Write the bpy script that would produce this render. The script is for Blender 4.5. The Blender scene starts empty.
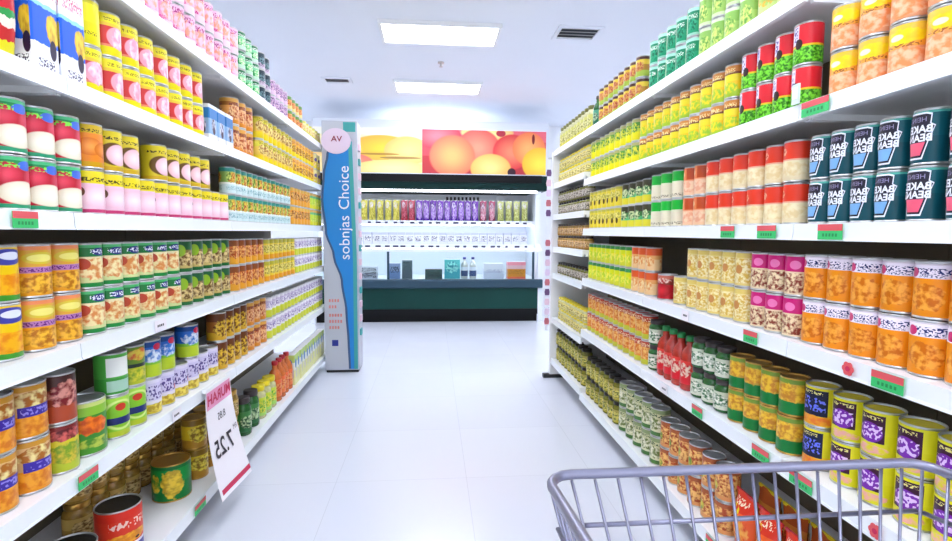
import bpy, bmesh, math, random
from mathutils import Vector, Matrix
random.seed(11)
PI = math.pi
SC = bpy.context.scene
COL = SC.collection

# ------------------------------------------------------------------ helpers
def lin(h):
    h = h.lstrip('#')
    o = []
    for i in (0, 2, 4):
        c = int(h[i:i+2], 16) / 255
        o.append(c / 12.92 if c <= .04045 else ((c + .055) / 1.055) ** 2.4)
    return (*o, 1)

def link(o, parent=None):
    COL.objects.link(o)
    if parent is not None:
        o.parent = parent
    return o

def tag(o, label, cat, group=None):
    o['label'] = label
    o['category'] = cat
    if group:
        o['group'] = group
    return o

def empty(name, loc=(0, 0, 0), rz=0):
    o = bpy.data.objects.new(name, None)
    o.empty_display_size = .05
    o.location = loc
    o.rotation_euler = (0, 0, rz)
    return link(o)

class MB:
    """collects faces of one part"""
    def __init__(s):
        s.v = []; s.f = []; s.m = []; s.uv = []; s.sm = []
    def face(s, idx, m=0, uv=None, sm=False):
        s.f.append(tuple(idx)); s.m.append(m); s.uv.append(uv or [(0, 0)] * len(idx)); s.sm.append(sm)
    def box(s, a, b, m=0):
        x0, y0, z0 = a; x1, y1, z1 = b
        n = len(s.v)
        s.v += [(x0,y0,z0),(x1,y0,z0),(x1,y1,z0),(x0,y1,z0),(x0,y0,z1),(x1,y0,z1),(x1,y1,z1),(x0,y1,z1)]
        for q in ((0,3,2,1),(4,5,6,7),(0,1,5,4),(1,2,6,5),(2,3,7,6),(3,0,4,7)):
            s.face([n+i for i in q], m)
        return s
    def lathe(s, prof, seg=20, mats=None, c=(0, 0, 0), vr=None, sm=True, cap0=True, cap1=True):
        n = len(s.v)
        z0, z1 = vr if vr else (prof[0][1], prof[-1][1])
        for r, z in prof:
            for k in range(seg):
                a = 2 * PI * (k / seg - .5)
                s.v.append((c[0] + r * math.cos(a), c[1] + r * math.sin(a), c[2] + z))
        for i in range(len(prof) - 1):
            va = (prof[i][1] - z0) / (z1 - z0 + 1e-9); vb = (prof[i+1][1] - z0) / (z1 - z0 + 1e-9)
            for k in range(seg):
                k2 = (k + 1) % seg
                s.face((n+i*seg+k, n+i*seg+k2, n+(i+1)*seg+k2, n+(i+1)*seg+k), mats[i] if mats else 0,
                       [(k/seg, va), ((k+1)/seg, va), ((k+1)/seg, vb), (k/seg, vb)], sm)
        if cap0: s.face([n + k for k in reversed(range(seg))], mats[0] if mats else 0)
        if cap1: s.face([n + (len(prof)-1)*seg + k for k in range(seg)], mats[-1] if mats else 0)
        return s
    def tube(s, pts, r, seg=8, m=0, closed=False):
        pts = [Vector(p) for p in pts]
        n = len(s.v); N = len(pts)
        prev = None
        for i, p in enumerate(pts):
            a = pts[(i-1) % N] if (closed or i > 0) else p
            b = pts[(i+1) % N] if (closed or i < N-1) else p
            d = (b - a).normalized()
            if prev is None:
                up = Vector((0, 0, 1)) if abs(d.z) < .9 else Vector((1, 0, 0))
                u = d.cross(up).normalized()
            else:
                u = (prev - d * prev.dot(d)).normalized()
            prev = u
            w = d.cross(u)
            for k in range(seg):
                t = 2 * PI * k / seg
                s.v.append(tuple(p + u * (r * math.cos(t)) + w * (r * math.sin(t))))
        for i in range(N if closed else N - 1):
            j = (i + 1) % N
            for k in range(seg):
                k2 = (k + 1) % seg
                s.face((n+i*seg+k, n+i*seg+k2, n+j*seg+k2, n+j*seg+k), m, None, True)
        if not closed:
            s.face([n + k for k in reversed(range(seg))], m)
            s.face([n + (N-1)*seg + k for k in range(seg)], m)
        return s
    def prism(s, poly, x0, x1, axis='x', m=0):
        """extrudes a 2D polygon along an axis"""
        n = len(s.v); N = len(poly)
        for x in (x0, x1):
            for a, b in poly:
                s.v.append({'x': (x, a, b), 'y': (a, x, b), 'z': (a, b, x)}[axis])
        s.face([n + i for i in reversed(range(N))], m)
        s.face([n + N + i for i in range(N)], m)
        for i in range(N):
            j = (i + 1) % N
            s.face((n+i, n+j, n+N+j, n+N+i), m)
        return s
    def patch(s, rows, R, m=0, nc=10):
        """piece of a cylinder wall: rows of (z, angle0, angle1)"""
        n = len(s.v)
        for z, a0, a1 in rows:
            for k in range(nc + 1):
                a = a0 + (a1 - a0) * k / nc
                s.v.append((R * math.cos(a), R * math.sin(a), z))
        for i in range(len(rows) - 1):
            for k in range(nc):
                q = n + i * (nc + 1) + k
                s.face((q, q+1, q+nc+2, q+nc+1), m, None, True)
        return s
    def mesh(s, name, mats, fix=True):
        me = bpy.data.meshes.new(name)
        me.from_pydata(s.v, [], s.f)
        for mt in (mats if isinstance(mats, (list, tuple)) else [mats]):
            me.materials.append(mt)
        uvl = me.uv_layers.new(name='UVMap')
        li = 0
        data = [0.0] * (2 * len(me.loops))
        for p in me.polygons:
            p.material_index = s.m[p.index]; p.use_smooth = s.sm[p.index]
            for c in s.uv[p.index]:
                data[li*2] = c[0]; data[li*2+1] = c[1]; li += 1
        uvl.data.foreach_set('uv', data)
        if fix:
            bm = bmesh.new(); bm.from_mesh(me)
            bmesh.ops.recalc_face_normals(bm, faces=bm.faces)
            bm.to_mesh(me); bm.free()
        me.update()
        return me
    def obj(s, name, mats, parent=None, loc=(0, 0, 0), rz=0, bevel=0):
        o = bpy.data.objects.new(name, s.mesh(name, mats))
        o.location = loc; o.rotation_euler = (0, 0, rz)
        link(o, parent)
        if bevel:
            b = o.modifiers.new('bevel', 'BEVEL'); b.width = bevel; b.segments = 2; b.limit_method = 'ANGLE'
        return o

def text_verts(body, size, mirror=False, align='CENTER', bold=0):
    cu = bpy.data.curves.new('t', 'FONT'); cu.body = body; cu.size = size
    cu.offset = bold; cu.align_x = align; cu.align_y = 'CENTER'; cu.resolution_u = 3
    ob = bpy.data.objects.new('t', cu); COL.objects.link(ob)
    bpy.context.view_layer.update()
    dg = bpy.context.evaluated_depsgraph_get()
    me = bpy.data.meshes.new_from_object(ob.evaluated_get(dg))
    v = [(-p.co.x if mirror else p.co.x, p.co.y) for p in me.vertices]
    f = [tuple(p.vertices) for p in me.polygons]
    bpy.data.objects.remove(ob); bpy.data.curves.remove(cu); bpy.data.meshes.remove(me)
    return v, f

def add_text(mb, body, size, fn, m=0, mirror=False, sx=1, bold=0):
    v, f = text_verts(body, size, mirror, bold=bold)
    n = len(mb.v)
    mb.v += [fn(x * sx, y) for x, y in v]
    for q in f:
        mb.face([n + i for i in q], m)

# ------------------------------------------------------------------ materials
def newmat(name):
    m = bpy.data.materials.new(name); m.use_nodes = True
    nt = m.node_tree
    b = nt.nodes['Principled BSDF']
    return m, nt, b

def plain(name, col, rough=.45, metal=0., spec=.5, noise=0., nscale=8., emit=0.):
    m, nt, b = newmat(name)
    c = lin(col)
    b.inputs['Base Color'].default_value = c
    b.inputs['Roughness'].default_value = rough
    b.inputs['Metallic'].default_value = metal
    b.inputs['Specular IOR Level'].default_value = spec
    if noise:
        tc = nt.nodes.new('ShaderNodeTexCoord'); n = nt.nodes.new('ShaderNodeTexNoise')
        n.inputs['Scale'].default_value = nscale; n.inputs['Detail'].default_value = 4
        nt.links.new(tc.outputs['Object'], n.inputs['Vector'])
        r = nt.nodes.new('ShaderNodeValToRGB')
        k = 1 - noise
        r.color_ramp.elements[0].color = (c[0]*k, c[1]*k, c[2]*k, 1); r.color_ramp.elements[0].position = .3
        r.color_ramp.elements[1].color = c; r.color_ramp.elements[1].position = .7
        nt.links.new(n.outputs['Fac'], r.inputs['Fac'])
        nt.links.new(r.outputs['Color'], b.inputs['Base Color'])
    if emit:
        b.inputs['Emission Color'].default_value = c
        b.inputs['Emission Strength'].default_value = emit
    return m

def printed(name, bands, marks=(), rep=3, wob=.0, rough=.32, emit=0., shift=True, spec=.3):
    """printed label: bands of colour by height (v), then marks in a repeated u"""
    m, nt, b = newmat(name)
    N, Lk = nt.nodes, nt.links
    def math_(op, a, c=None, d=None, clamp=False):
        n = N.new('ShaderNodeMath'); n.operation = op; n.use_clamp = clamp
        for i, x in enumerate((a, c, d)):
            if x is None: continue
            if isinstance(x, (int, float)): n.inputs[i].default_value = x
            else: Lk.new(x, n.inputs[i])
        return n.outputs[0]
    uvn = N.new('ShaderNodeUVMap'); uvn.uv_map = 'UVMap'
    sep = N.new('ShaderNodeSeparateXYZ'); Lk.new(uvn.outputs['UV'], sep.inputs[0])
    U = math_('FRACT', math_('ADD', math_('MULTIPLY', sep.outputs[0], rep), .5 - rep / 2 + 8))
    V = sep.outputs[1]
    oi = N.new('ShaderNodeObjectInfo')
    rnd = oi.outputs['Random'] if shift else 0.0
    def noise(sx, sy, detail=2., rough_=.5):
        cm = N.new('ShaderNodeCombineXYZ')
        Lk.new(math_('MULTIPLY', U, sx), cm.inputs[0]); Lk.new(math_('MULTIPLY', V, sy), cm.inputs[1])
        if shift: Lk.new(math_('MULTIPLY', rnd, 37.), cm.inputs[2])
        n = N.new('ShaderNodeTexNoise'); n.inputs['Scale'].default_value = 1.; n.inputs['Detail'].default_value = detail
        n.inputs['Roughness'].default_value = rough_
        Lk.new(cm.outputs[0], n.inputs['Vector'])
        return n.outputs['Fac']
    vv = V
    if wob:
        vv = math_('ADD', V, math_('MULTIPLY', math_('SUBTRACT', noise(7, 7), .5), wob))
    r = N.new('ShaderNodeValToRGB'); r.color_ramp.interpolation = 'CONSTANT'
    els = r.color_ramp.elements
    while len(els) > 1: els.remove(els[-1])
    els[0].position = 0; els[0].color = lin(bands[0][1])
    for p, c in bands[1:]:
        e = els.new(p); e.color = lin(c)
    Lk.new(vv, r.inputs['Fac'])
    cur = r.outputs['Color']
    def mix(fac, a, c):
        n = N.new('ShaderNodeMix'); n.data_type = 'RGBA'
        Lk.new(fac, n.inputs[0])
        if isinstance(a, tuple): n.inputs[6].default_value = a
        else: Lk.new(a, n.inputs[6])
        if isinstance(c, tuple): n.inputs[7].default_value = c
        else: Lk.new(c, n.inputs[7])
        return n.outputs[2]
    def smooth(x, lo, hi):
        n = N.new('ShaderNodeMapRange'); n.inputs['From Min'].default_value = lo; n.inputs['From Max'].default_value = hi
        Lk.new(x, n.inputs['Value']); return n.outputs[0]
    for mk in marks:
        kind, u0, v0, ru, rv = mk[:5]
        du = math_('DIVIDE', math_('SUBTRACT', U, u0), ru); dv = math_('DIVIDE', math_('SUBTRACT', V, v0), rv)
        if kind in ('ell', 'ball', 'food'):
            d = math_('SQRT', math_('ADD', math_('MULTIPLY', du, du), math_('MULTIPLY', dv, dv)))
            if kind == 'food':
                d = math_('ADD', d, math_('MULTIPLY', math_('SUBTRACT', noise(9, 7), .5), .8))
            mask = smooth(d, 1.0, .92)
            if kind == 'ball':
                col = mix(smooth(d, .15, 1.), lin(mk[5]), lin(mk[6]))
            elif kind == 'food':
                col = mix(smooth(noise(mk[7] * 1.7, mk[7] * 1.5, 2.), .4, .6), lin(mk[5]), lin(mk[6]))
            else:
                col = lin(mk[5])
        else:
            d = math_('MAXIMUM', math_('ABSOLUTE', du), math_('ABSOLUTE', dv))
            mask = math_('LESS_THAN', d, 1.)
            col = lin(mk[5])
            if kind == 'txt':
                mask = math_('MULTIPLY', mask, math_('GREATER_THAN', noise(mk[6] * 2.2, mk[7] * 1.6, 0.), .53))
            elif kind == 'chunk':
                col = mix(smooth(noise(mk[7] * 1.7, mk[7] * 1.5, 2.), .4, .6), lin(mk[5]), lin(mk[6]))
        cur = mix(mask, cur, col)
    Lk.new(cur, b.inputs['Base Color'])
    b.inputs['Roughness'].default_value = rough
    b.inputs['Specular IOR Level'].default_value = spec
    if emit:
        Lk.new(cur, b.inputs['Emission Color']); b.inputs['Emission Strength'].default_value = emit
    return m

M = {}
M['white'] = plain('white_enamel', '#eef0f2', .35)
M['rail'] = plain('price_rail_white', '#eef3f6', .3)
M['back'] = plain('gondola_back', '#6f6553', .6, noise=.1)
M['kick'] = plain('kick_plate_tan', '#a8966a', .6)
M['dark'] = plain('dark_rubber', '#1b1d20', .6)
M['steel'] = plain('tin_metal', '#c9cbc9', .28, .85)
M['gold'] = plain('gold_tin', '#c9a050', .28, .85)
M['chrome'] = plain('cart_chrome', '#9292a6', .32, .7)
M['wall'] = plain('white_paint', '#eef0f4', .7, noise=.02)
M['ceil'] = plain('ceiling_paint', '#eef2f9', .8, noise=.015, nscale=2)
M['tag_r'] = plain('tag_red', '#e0565c', .5)
M['tag_g'] = plain('tag_green', '#35c46c', .5)
M['paper'] = plain('paper_white', '#f3eff4', .6)
M['ink'] = plain('ink_dark', '#2b2530', .6)
M['pinkred'] = plain('sign_red', '#c8144e', .5)
M['pink'] = plain('sign_pink', '#e99ac0', .5)
M['green_panel'] = plain('chiller_green', '#064039', .5, spec=.25, noise=.2, nscale=2)
M['green_dark'] = plain('chiller_dark_green', '#042a28', .5, spec=.2)
M['black'] = plain('chiller_black', '#080a0d', .5, spec=.2)
M['bumper'] = plain('bumper_blue_grey', '#2c4656', .4, spec=.3)
M['chill_white'] = plain('chiller_white', '#e6ecf4', .4)
M['tube'] = plain('light_tube', '#f2f6ff', .4, emit=8.)
M['diffuser'] = plain('light_diffuser', '#f2f5ff', .5, emit=13.)
M['vent_dark'] = plain('vent_dark', '#3c4046', .5)
M['panel_grey'] = plain('panel_silver', '#c3c7d2', .4)
M['blue'] = plain('panel_blue', '#1287d8', .35)
M['teal'] = plain('panel_teal', '#3fa8a8', .4)
M['lav'] = plain('panel_lavender', '#e6d3ea', .4)
M['navy'] = plain('panel_navy', '#1c2a8c', .4)
M['sal'] = plain('panel_salmon', '#e08a86', .5)
M['glass'] = None
gm, gnt, gb = newmat('clear_glass')
gb.inputs['Base Color'].default_value = (.92, 1, .98, 1); gb.inputs['Roughness'].default_value = .02
gb.inputs['Transmission Weight'].default_value = 1.; gb.inputs['IOR'].default_value = 1.15
M['glass'] = gm

def floor_mat():
    m, nt, b = newmat('white_floor_tile')
    tc = nt.nodes.new('ShaderNodeTexCoord')
    mp = nt.nodes.new('ShaderNodeMapping'); mp.inputs['Location'].default_value = (-.16, -.52, 0)
    nt.links.new(tc.outputs['Object'], mp.inputs['Vector'])
    br = nt.nodes.new('ShaderNodeTexBrick'); br.offset = 0; br.squash = 1
    br.inputs['Scale'].default_value = 1.; br.inputs['Brick Width'].default_value = .6; br.inputs['Row Height'].default_value = .6
    br.inputs['Mortar Size'].default_value = .0014; br.inputs['Mortar Smooth'].default_value = .2
    br.inputs['Color1'].default_value = lin('#dbdfe9'); br.inputs['Color2'].default_value = lin('#d8dce7'); br.inputs['Mortar'].default_value = lin('#c8ccd6')
    nt.links.new(mp.outputs[0], br.inputs['Vector'])
    nz = nt.nodes.new('ShaderNodeTexNoise'); nz.inputs['Scale'].default_value = 3.; nz.inputs['Detail'].default_value = 5
    nt.links.new(tc.outputs['Object'], nz.inputs['Vector'])
    mr = nt.nodes.new('ShaderNodeMapRange'); mr.inputs['To Min'].default_value = .16; mr.inputs['To Max'].default_value = .3
    nt.links.new(nz.outputs['Fac'], mr.inputs['Value']); nt.links.new(mr.outputs[0], b.inputs['Roughness'])
    nt.links.new(br.outputs['Color'], b.inputs['Base Color'])
    return m
M['floor'] = floor_mat()

# ------------------------------------------------------------------ room
def struct(name, a, b, mat):
    o = MB().box(a, b).obj(name, mat); o['kind'] = 'structure'; return o
CEIL = 2.75
struct('floor', (-5, -5, -.1), (5, 7.9, 0), M['floor'])
struct('ceiling', (-5, -5, CEIL), (5, 7.9, CEIL + .1), M['ceil'])
struct('wall_left', (-5.1, -5, 0), (-5, 7.9, CEIL), M['wall'])
struct('wall_right', (5, -5, 0), (5.1, 7.9, CEIL), M['wall'])
struct('wall_back', (-5, 7.75, 0), (5, 7.9, CEIL), M['wall'])
struct('wall_front', (-5, -5.1, 0), (5, -5, .12), M['wall'])
wn = MB()  # unseen shopfront opening behind the camera, added so daylight brightens the ceiling
for k in range(6):
    xx = -5 + k * 1.98; wn.box((xx, -5.08, .12), (xx + .1, -5.0, CEIL))
wn.box((-4.9, -5.08, CEIL - .1), (4.9, -5.0, CEIL))
wo = wn.obj('added_window_1', M['white']); wo['kind'] = 'structure'

# ceiling lights: flush frames with diffusers
def ceiling_light(x, y, label, group):
    t = empty('ceiling_light', (x, y, CEIL))
    tag(t, label, 'ceiling light', group)
    w, d = .475, .215
    f = MB()
    f.box((-w, -d, -.03), (w, -d + .025, -.001)); f.box((-w, d - .025, -.03), (w, d, -.001))
    f.box((-w, -d + .025, -.03), (-w + .025, d - .025, -.001)); f.box((w - .025, -d + .025, -.03), (w, d - .025, -.001))
    f.obj('frame', M['white'], t)
    MB().box((-w + .026, -d + .026, -.018), (w - .026, d - .026, -.002)).obj('diffuser', M['diffuser'], t)
LABY = {4.25: 'recessed white ceiling light panel over the aisle, nearer of two in view',
        5.78: 'recessed white ceiling light panel close to the fruit posters'}
for i, y in enumerate((-3.4, -1.87, -.34, 1.19, 2.72, 4.25, 5.78)):
    for x in (.065, -2.7, 2.9):
        if x == .065 and y in LABY:
            ceiling_light(x, y, LABY[y], 'aisle ceiling lights')
        else:
            ceiling_light(x, y, 'recessed ceiling light panel outside the picture above the store', 'other ceiling lights')

for x in (.065, -2.7, 2.9):  # extra rear row, added to brighten the ceiling above the chiller
    ceiling_light(x, 7.44, {.065: 'added ceiling light panel half hidden behind the header over the fruit posters'}.get(x, 'added recessed ceiling light panel beside the back wall, outside the picture'), 'added back wall ceiling lights')
def vent(x, y, w, d, label):
    t = empty('ceiling_vent', (x, y, CEIL)); tag(t, label, 'air vent', 'ceiling vents')
    f = MB()
    f.box((-w, -d, -.014), (w, -d + .03, -.001)); f.box((-w, d - .03, -.014), (w, d, -.001))
    f.box((-w, -d + .03, -.014), (-w + .03, d - .03, -.001)); f.box((w - .03, -d + .03, -.014), (w, d - .03, -.001))
    f.obj('frame', M['ceil'], t)
    MB().box((-w + .03, -d + .03, -.003), (w - .03, d - .03, -.001)).obj('duct_opening', M['vent_dark'], t)
    for k in range(4):
        yy = -d + .05 + k * (2 * d - .1) / 3
        s = MB().prism([(yy - .022, -.013), (yy - .018, -.013), (yy + .02, -.004), (yy + .016, -.004)], -w + .031, w - .031)
        s.obj('louvre', M['steel'], t)
vent(1.16, 4.15, .18, .14, 'square dark louvred air vent above the stacked green cans')
vent(-1.0, 5.66, .15, .1, 'small louvred air vent above the yellow cans at the aisle end')
sp = MB().lathe([(.03, -.012), (.03, -.001)], 16); sp.lathe([(.008, -.04), (.008, -.012)], 10); sp.lathe([(.018, -.045), (.018, -.041)], 12)
tag(sp.obj('ceiling_sprinkler', M['steel'], None, (.084, 4.98, CEIL)), 'small round sprinkler head on the ceiling between the two light panels', 'sprinkler')

# ------------------------------------------------------------------ gondola shelving
XL, XR = -.885, .94
LB_ = [1.80, 1.4756, 1.15, .8227, .498, .0885]           # rail bottoms
RB_ = [1.735, 1.439, 1.1345, .827, .504, .094]
FARB = [1.735, 1.485, 1.247, 1.0, .797, .447, .12]
RAIL = .042
DEPTH = .43

def bay(side, y0, y1, levels, label, skip_top=False):
    s = -1 if side == 'L' else 1
    X = XL if side == 'L' else XR
    t = empty('gondola_shelf_bay', (X, (y0 + y1) / 2, 0)); tag(t, label, 'shelving', 'supermarket shelving bays')
    L = (y1 - y0) / 2 - .0015
    def bx(mb, d0, d1, a, b, z0, z1):
        xs = sorted((s * d0, s * d1)); return mb.box((xs[0], a, z0), (xs[1], b, z1))
    top = levels[0] + .32
    bx(MB(), DEPTH + .012, DEPTH + .03, -L, L, .06, top).obj('back_panel', M['back'], t)
    for yy in (-L, L - .028):
        bx(MB(), DEPTH + .031, DEPTH + .07, yy, yy + .028, 0, top).obj('upright', M['white'], t)
        f = MB(); bx(f, .1, DEPTH + .03, yy, yy + .028, 0, levels[-1] - .004); f.obj('foot', M['white'], t)
    bx(MB(), .2, .215, -L + .03, L - .03, .005, levels[-1] - .006).obj('kick_plate', M['kick'], t)
    for i, z in enumerate(levels):
        if skip_top and i == 0: continue
        nm = 'base_shelf' if i == len(levels) - 1 else 'shelf'
        m = MB(); bx(m, .006, DEPTH + .01, -L, L, z + .016, z + .041)
        bx(m, .02, DEPTH, -L, -L + .012, z, z + .016); bx(m, .02, DEPTH, L - .012, L, z, z + .016)
        sh = m.obj(nm, M['white'], t)
        r = MB(); r.prism([(s * .005, z), (s * -.006, z + .001), (s * -.004, z + RAIL), (s * .005, z + RAIL)], -L, L, 'y')
        r.prism([(s * -.0062, z), (s * -.0085, z), (s * -.0068, z + .006), (s * -.0058, z + .006)], -L, L, 'y')
        r.obj('price_rail', M['rail'], sh)
    return t
LYB = [.35, 1.35, 2.35, 3.36, 4.37]
RYB = [.325, 1.26, 2.195, 3.13, 3.92]
ordn = ['first', 'second', 'third', 'fourth']
for i in range(4):
    bay('L', LYB[i], LYB[i+1], LB_, f'white metal shelving bay of cans, {ordn[i]} from the camera on the left')
for i in range(3):
    bay('R', RYB[i], RYB[i+1], RB_, f'white metal shelving bay of cans, {ordn[i]} from the camera on the right', skip_top=(i == 0))
bay('R', RYB[3], RYB[4], FARB, 'white shelving bay with closer spaced shelves at the far end on the right')

# ------------------------------------------------------------------ products
def can_parts(D, h, lab, metal, lidm, seg=22, rimh=.0035):
    """returns the meshes body (steel), label (paper sleeve), lid"""
    R = D / 2
    b = MB().lathe([(R - .0045, 0), (R - .0008, .0004), (R, .002), (R - .0006, rimh), (R - .0014, rimh + .001), (R - .0014, h - rimh - .001),
                    (R - .0006, h - rimh), (R, h - .002), (R - .0008, h - .0004), (R - .003, h - .0002), (R - .0036, h - .0045)], seg, cap1=False)
    l = MB().lathe([(R - .0009, rimh + .0016), (R - .0005, rimh + .003), (R - .0005, h - rimh - .003), (R - .0009, h - rimh - .0016)], seg, cap0=False, cap1=False)
    t = MB().lathe([(R - .0042, h - .0048), (R - .006, h - .0042), (R * .8, h - .004), (R * .74, h - .0048), (R * .7, h - .0044)], seg)
    return b, l, t

def joined(parts, mats):
    m = MB()
    for i, p in enumerate(parts):
        n = len(m.v); m.v += p.v
        for q, uv, sm in zip(p.f, p.uv, p.sm): m.face([n + k for k in q], i, uv, sm)
    return m

class Prod:
    def __init__(s, name, desc, cat, D, h, mat, metal='steel', lid=None, shape='can', rot=25, extra=None, w=None, seg=22):
        s.name, s.desc, s.cat, s.D, s.h, s.rot = name, desc, cat, D, h, rot
        s.w = w or D
        mt = M[metal]; lm = lid or mt
        if shape == 'can':
            b, l, t = can_parts(D, h, mat, mt, lm, seg)
            parts = [('body', b, mt), ('label_sleeve', l, mat), ('lid', t, lm)]
        elif shape == 'jar':
            R = D / 2
            b = MB().lathe([(R * .86, 0), (R, .006), (R, h * .7), (R * .93, h * .77), (R * .78, h * .82), (R * .78, h * .84)], seg)
            l = MB().lathe([(R + .0004, h * .1), (R + .0006, h * .11), (R + .0006, h * .64), (R + .0004, h * .65)], seg, cap0=False, cap1=False)
            t = MB().lathe([(R * .84, h * .845), (R * .86, h * .855), (R * .86, h * .985), (R * .82, h), (R * .6, h - .001)], seg)
            parts = [('jar_body', b, mt), ('label_sleeve', l, mat), ('lid', t, lm)]
        elif shape == 'bottle':
            R = D / 2
            b = MB().lathe([(R * .9, 0), (R, .005), (R, h * .62), (R * .8, h * .72), (R * .42, h * .8), (R * .38, h * .9)], seg)
            l = MB().lathe([(R + .0004, h * .12), (R + .0006, h * .13), (R + .0006, h * .54), (R + .0004, h * .55)], seg, cap0=False, cap1=False)
            t = MB().lathe([(R * .45, h * .9), (R * .47, h * .91), (R * .47, h - .003), (R * .4, h)], seg)
            parts = [('bottle_body', b, mt), ('label_sleeve', l, mat), ('cap', t, lm)]
        elif shape == 'box':
            dx, dy = D / 2, s.w / 2
            e = .004
            b = MB()
            n = 0
            ring = [(-dx, -dy + e), (-dx + e, -dy), (dx - e, -dy), (dx, -dy + e), (dx, dy - e), (dx - e, dy), (-dx + e, dy), (-dx, dy - e)]
            us = [1.0, .0, .3, .32, .68, .7, 1., 1.]
            for z in (0, h):
                b.v += [(x, y, z) for x, y in ring]
            for k in range(8):
                k2 = (k + 1) % 8
                ua = (ring[k][1] + dy) / (2 * dy) if abs(ring[k][0]) > dx - e - 1e-6 and k in (3, 4) else k / 8
                if k == 3: ua, ub = .02, .98
                elif k == 1: ua, ub = .1, .9
                elif k == 5: ua, ub = .1, .9
                else: ua, ub = .01, .02
                b.face((k, k2, 8 + k2, 8 + k), 0, [(ua, 0), (ub, 0), (ub, 1), (ua, 1)])
            b.face(list(reversed(range(8)))); 
            t = MB().box((-dx + .002, -dy + .002, h + .0001), (dx - .002, -.001, h + .0012)); t.box((-dx + .002, .001, h + .0001), (dx - .002, dy - .002, h + .0012))
            b.face([8 + k for k in range(8)])
            parts = [('carton_body', b, mat), ('top_flap', t, lm)]
        elif shape == 'pouch':
            # pillow bag standing upright: bulging body, crimped top and bottom seams
            b = MB(); nu, nv = 10, 12
            for side in (1, -1):
                n = len(b.v)
                for j in range(nv + 1):
                    tv = j / nv
                    z = h * tv
                    bulge = (math.sin(PI * min(1, max(0, (tv - .03) / .9))) ** .55 if .03 < tv < .93 else 0)
                    for i in range(nu + 1):
                        tu = i / nu
                        y = (tu - .5) * s.w * (1 - .1 * bulge)
                        x = side * (.0015 + D / 2 * bulge * (max(0, math.sin(PI * tu)) ** .6)) + .002 * math.sin(9 * tu + 5 * tv)
                        b.v.append((x, y, z))
                for j in range(nv):
                    for i in range(nu):
                        q = n + j * (nu + 1) + i
                        b.face((q, q + 1, q + nu + 2, q + nu + 1), 0, [(i/nu, j/nv), ((i+1)/nu, j/nv), ((i+1)/nu, (j+1)/nv), (i/nu, (j+1)/nv)], True)
            t = MB().box((-.003, -s.w/2 * .98, h * .955), (.003, s.w/2 * .98, h))
            parts = [('bag_body', b, mat), ('top_seal', t, lm)]
        s.parts = parts
        s.extra = extra
        s.single = None
        s.meshes = None
    def near_meshes(s):
        if s.meshes is None:
            s.meshes = [(n, p.mesh(n, m)) for n, p, m in s.parts]
            if s.extra:
                for n, p, m in s.extra: s.meshes.append((n, p.mesh(n, m, fix=False)))
        return s.meshes
    def far_mesh(s):
        if s.single is None:
            ps = s.parts
            s.single = joined([p for _, p, _ in ps], None).mesh(s.name, [m for _, _, m in ps])
        return s.single
    def place(s, x, y, z, rz, label, group, near):
        if near:
            ms = s.near_meshes()
            root = empty(s.name, (x, y, z), rz)
            for n, me in ms:
                link(bpy.data.objects.new(n, me), root)
        else:
            root = bpy.data.objects.new(s.name, s.far_mesh()); root.location = (x, y, z); root.rotation_euler = (0, 0, rz); link(root)
        tag(root, label, s.cat, group)
        return root

ONES = ['', 'first', 'second', 'third', 'fourth', 'fifth', 'sixth', 'seventh', 'eighth', 'ninth', 'tenth', 'eleventh', 'twelfth', 'thirteenth', 'fourteenth', 'fifteenth', 'sixteenth', 'seventeenth', 'eighteenth', 'nineteenth']
def ordinal(n):
    if n < 20: return ONES[n]
    t, o = divmod(n, 10)
    ty = {2: 'twent', 3: 'thirt', 4: 'fort', 5: 'fift'}[t]
    return ty + 'ieth' if o == 0 else ty + 'y-' + ONES[o]

P = {}
def prod(key, *a, **k): P[key] = Prod(*a, **k)
def pr(key, *a, **k): return printed('print_' + key, *a, **k)
lidY = plain('lid_yellow', '#e6d21f', .35); lidD = plain('lid_dark', '#3a3130', .4); lidG = plain('lid_green', '#1f8a45', .35)
lidW = plain('lid_white', '#f0f0f0', .4); lidR = plain('lid_red', '#c01f2a', .4); lidBk = plain('lid_black_brown', '#2a2722', .35, .5)
M['glass_olive'] = plain('jar_olive', '#7a7a2a', .12, noise=.4, nscale=60)
M['glass_gold'] = plain('jar_gold', '#b08a3c', .12, noise=.5, nscale=60)
M['glass_green'] = plain('jar_green', '#2e6b33', .12, noise=.4, nscale=60)
M['glass_red'] = plain('jar_red', '#c03a2c', .12, noise=.3, nscale=60)
M['glass_orange'] = plain('jar_orange', '#e07838', .15, noise=.3, nscale=60)
M['glass_pale'] = plain('jar_pale', '#d9d6a0', .15, noise=.3, nscale=60)

# --- left side
prod('pinkA', 'fruit_can', 'pink and white can', 'can', .085, .122,
     pr('pinkA', [(0, '#f4d4e2'), (.25, '#f0a0c4'), (.75, '#efbcd6')], [('food', .5, .55, .36, .3, '#f4a486', '#f7c8dc', 4), ('txt', .5, .84, .4, .09, '#a8247a', 14, 9), ('txt', .2, .3, .15, .06, '#d0308c', 20, 18)]))
prod('greenA', 'food_can', 'green and mint can', 'can', .075, .088,
     pr('greenA', [(0, '#bfe6c8'), (.2, '#1f9a4e'), (.55, '#7fd09a'), (.75, '#0f6a3c')], [('food', .5, .42, .3, .22, '#4cc46a', '#e6f3d0', 7), ('txt', .5, .8, .35, .08, '#e8f6e6', 16, 12)]))
prod('navyA', 'food_can', 'dark teal and grey can', 'can', .08, .088,
     pr('navyA', [(0, '#c9b8cc'), (.35, '#274a5c'), (.7, '#16303e')], [('food', .5, .5, .3, .25, '#6a8a90', '#243c4a', 6), ('txt', .5, .2, .35, .08, '#4a2c58', 16, 12)]))
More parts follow.
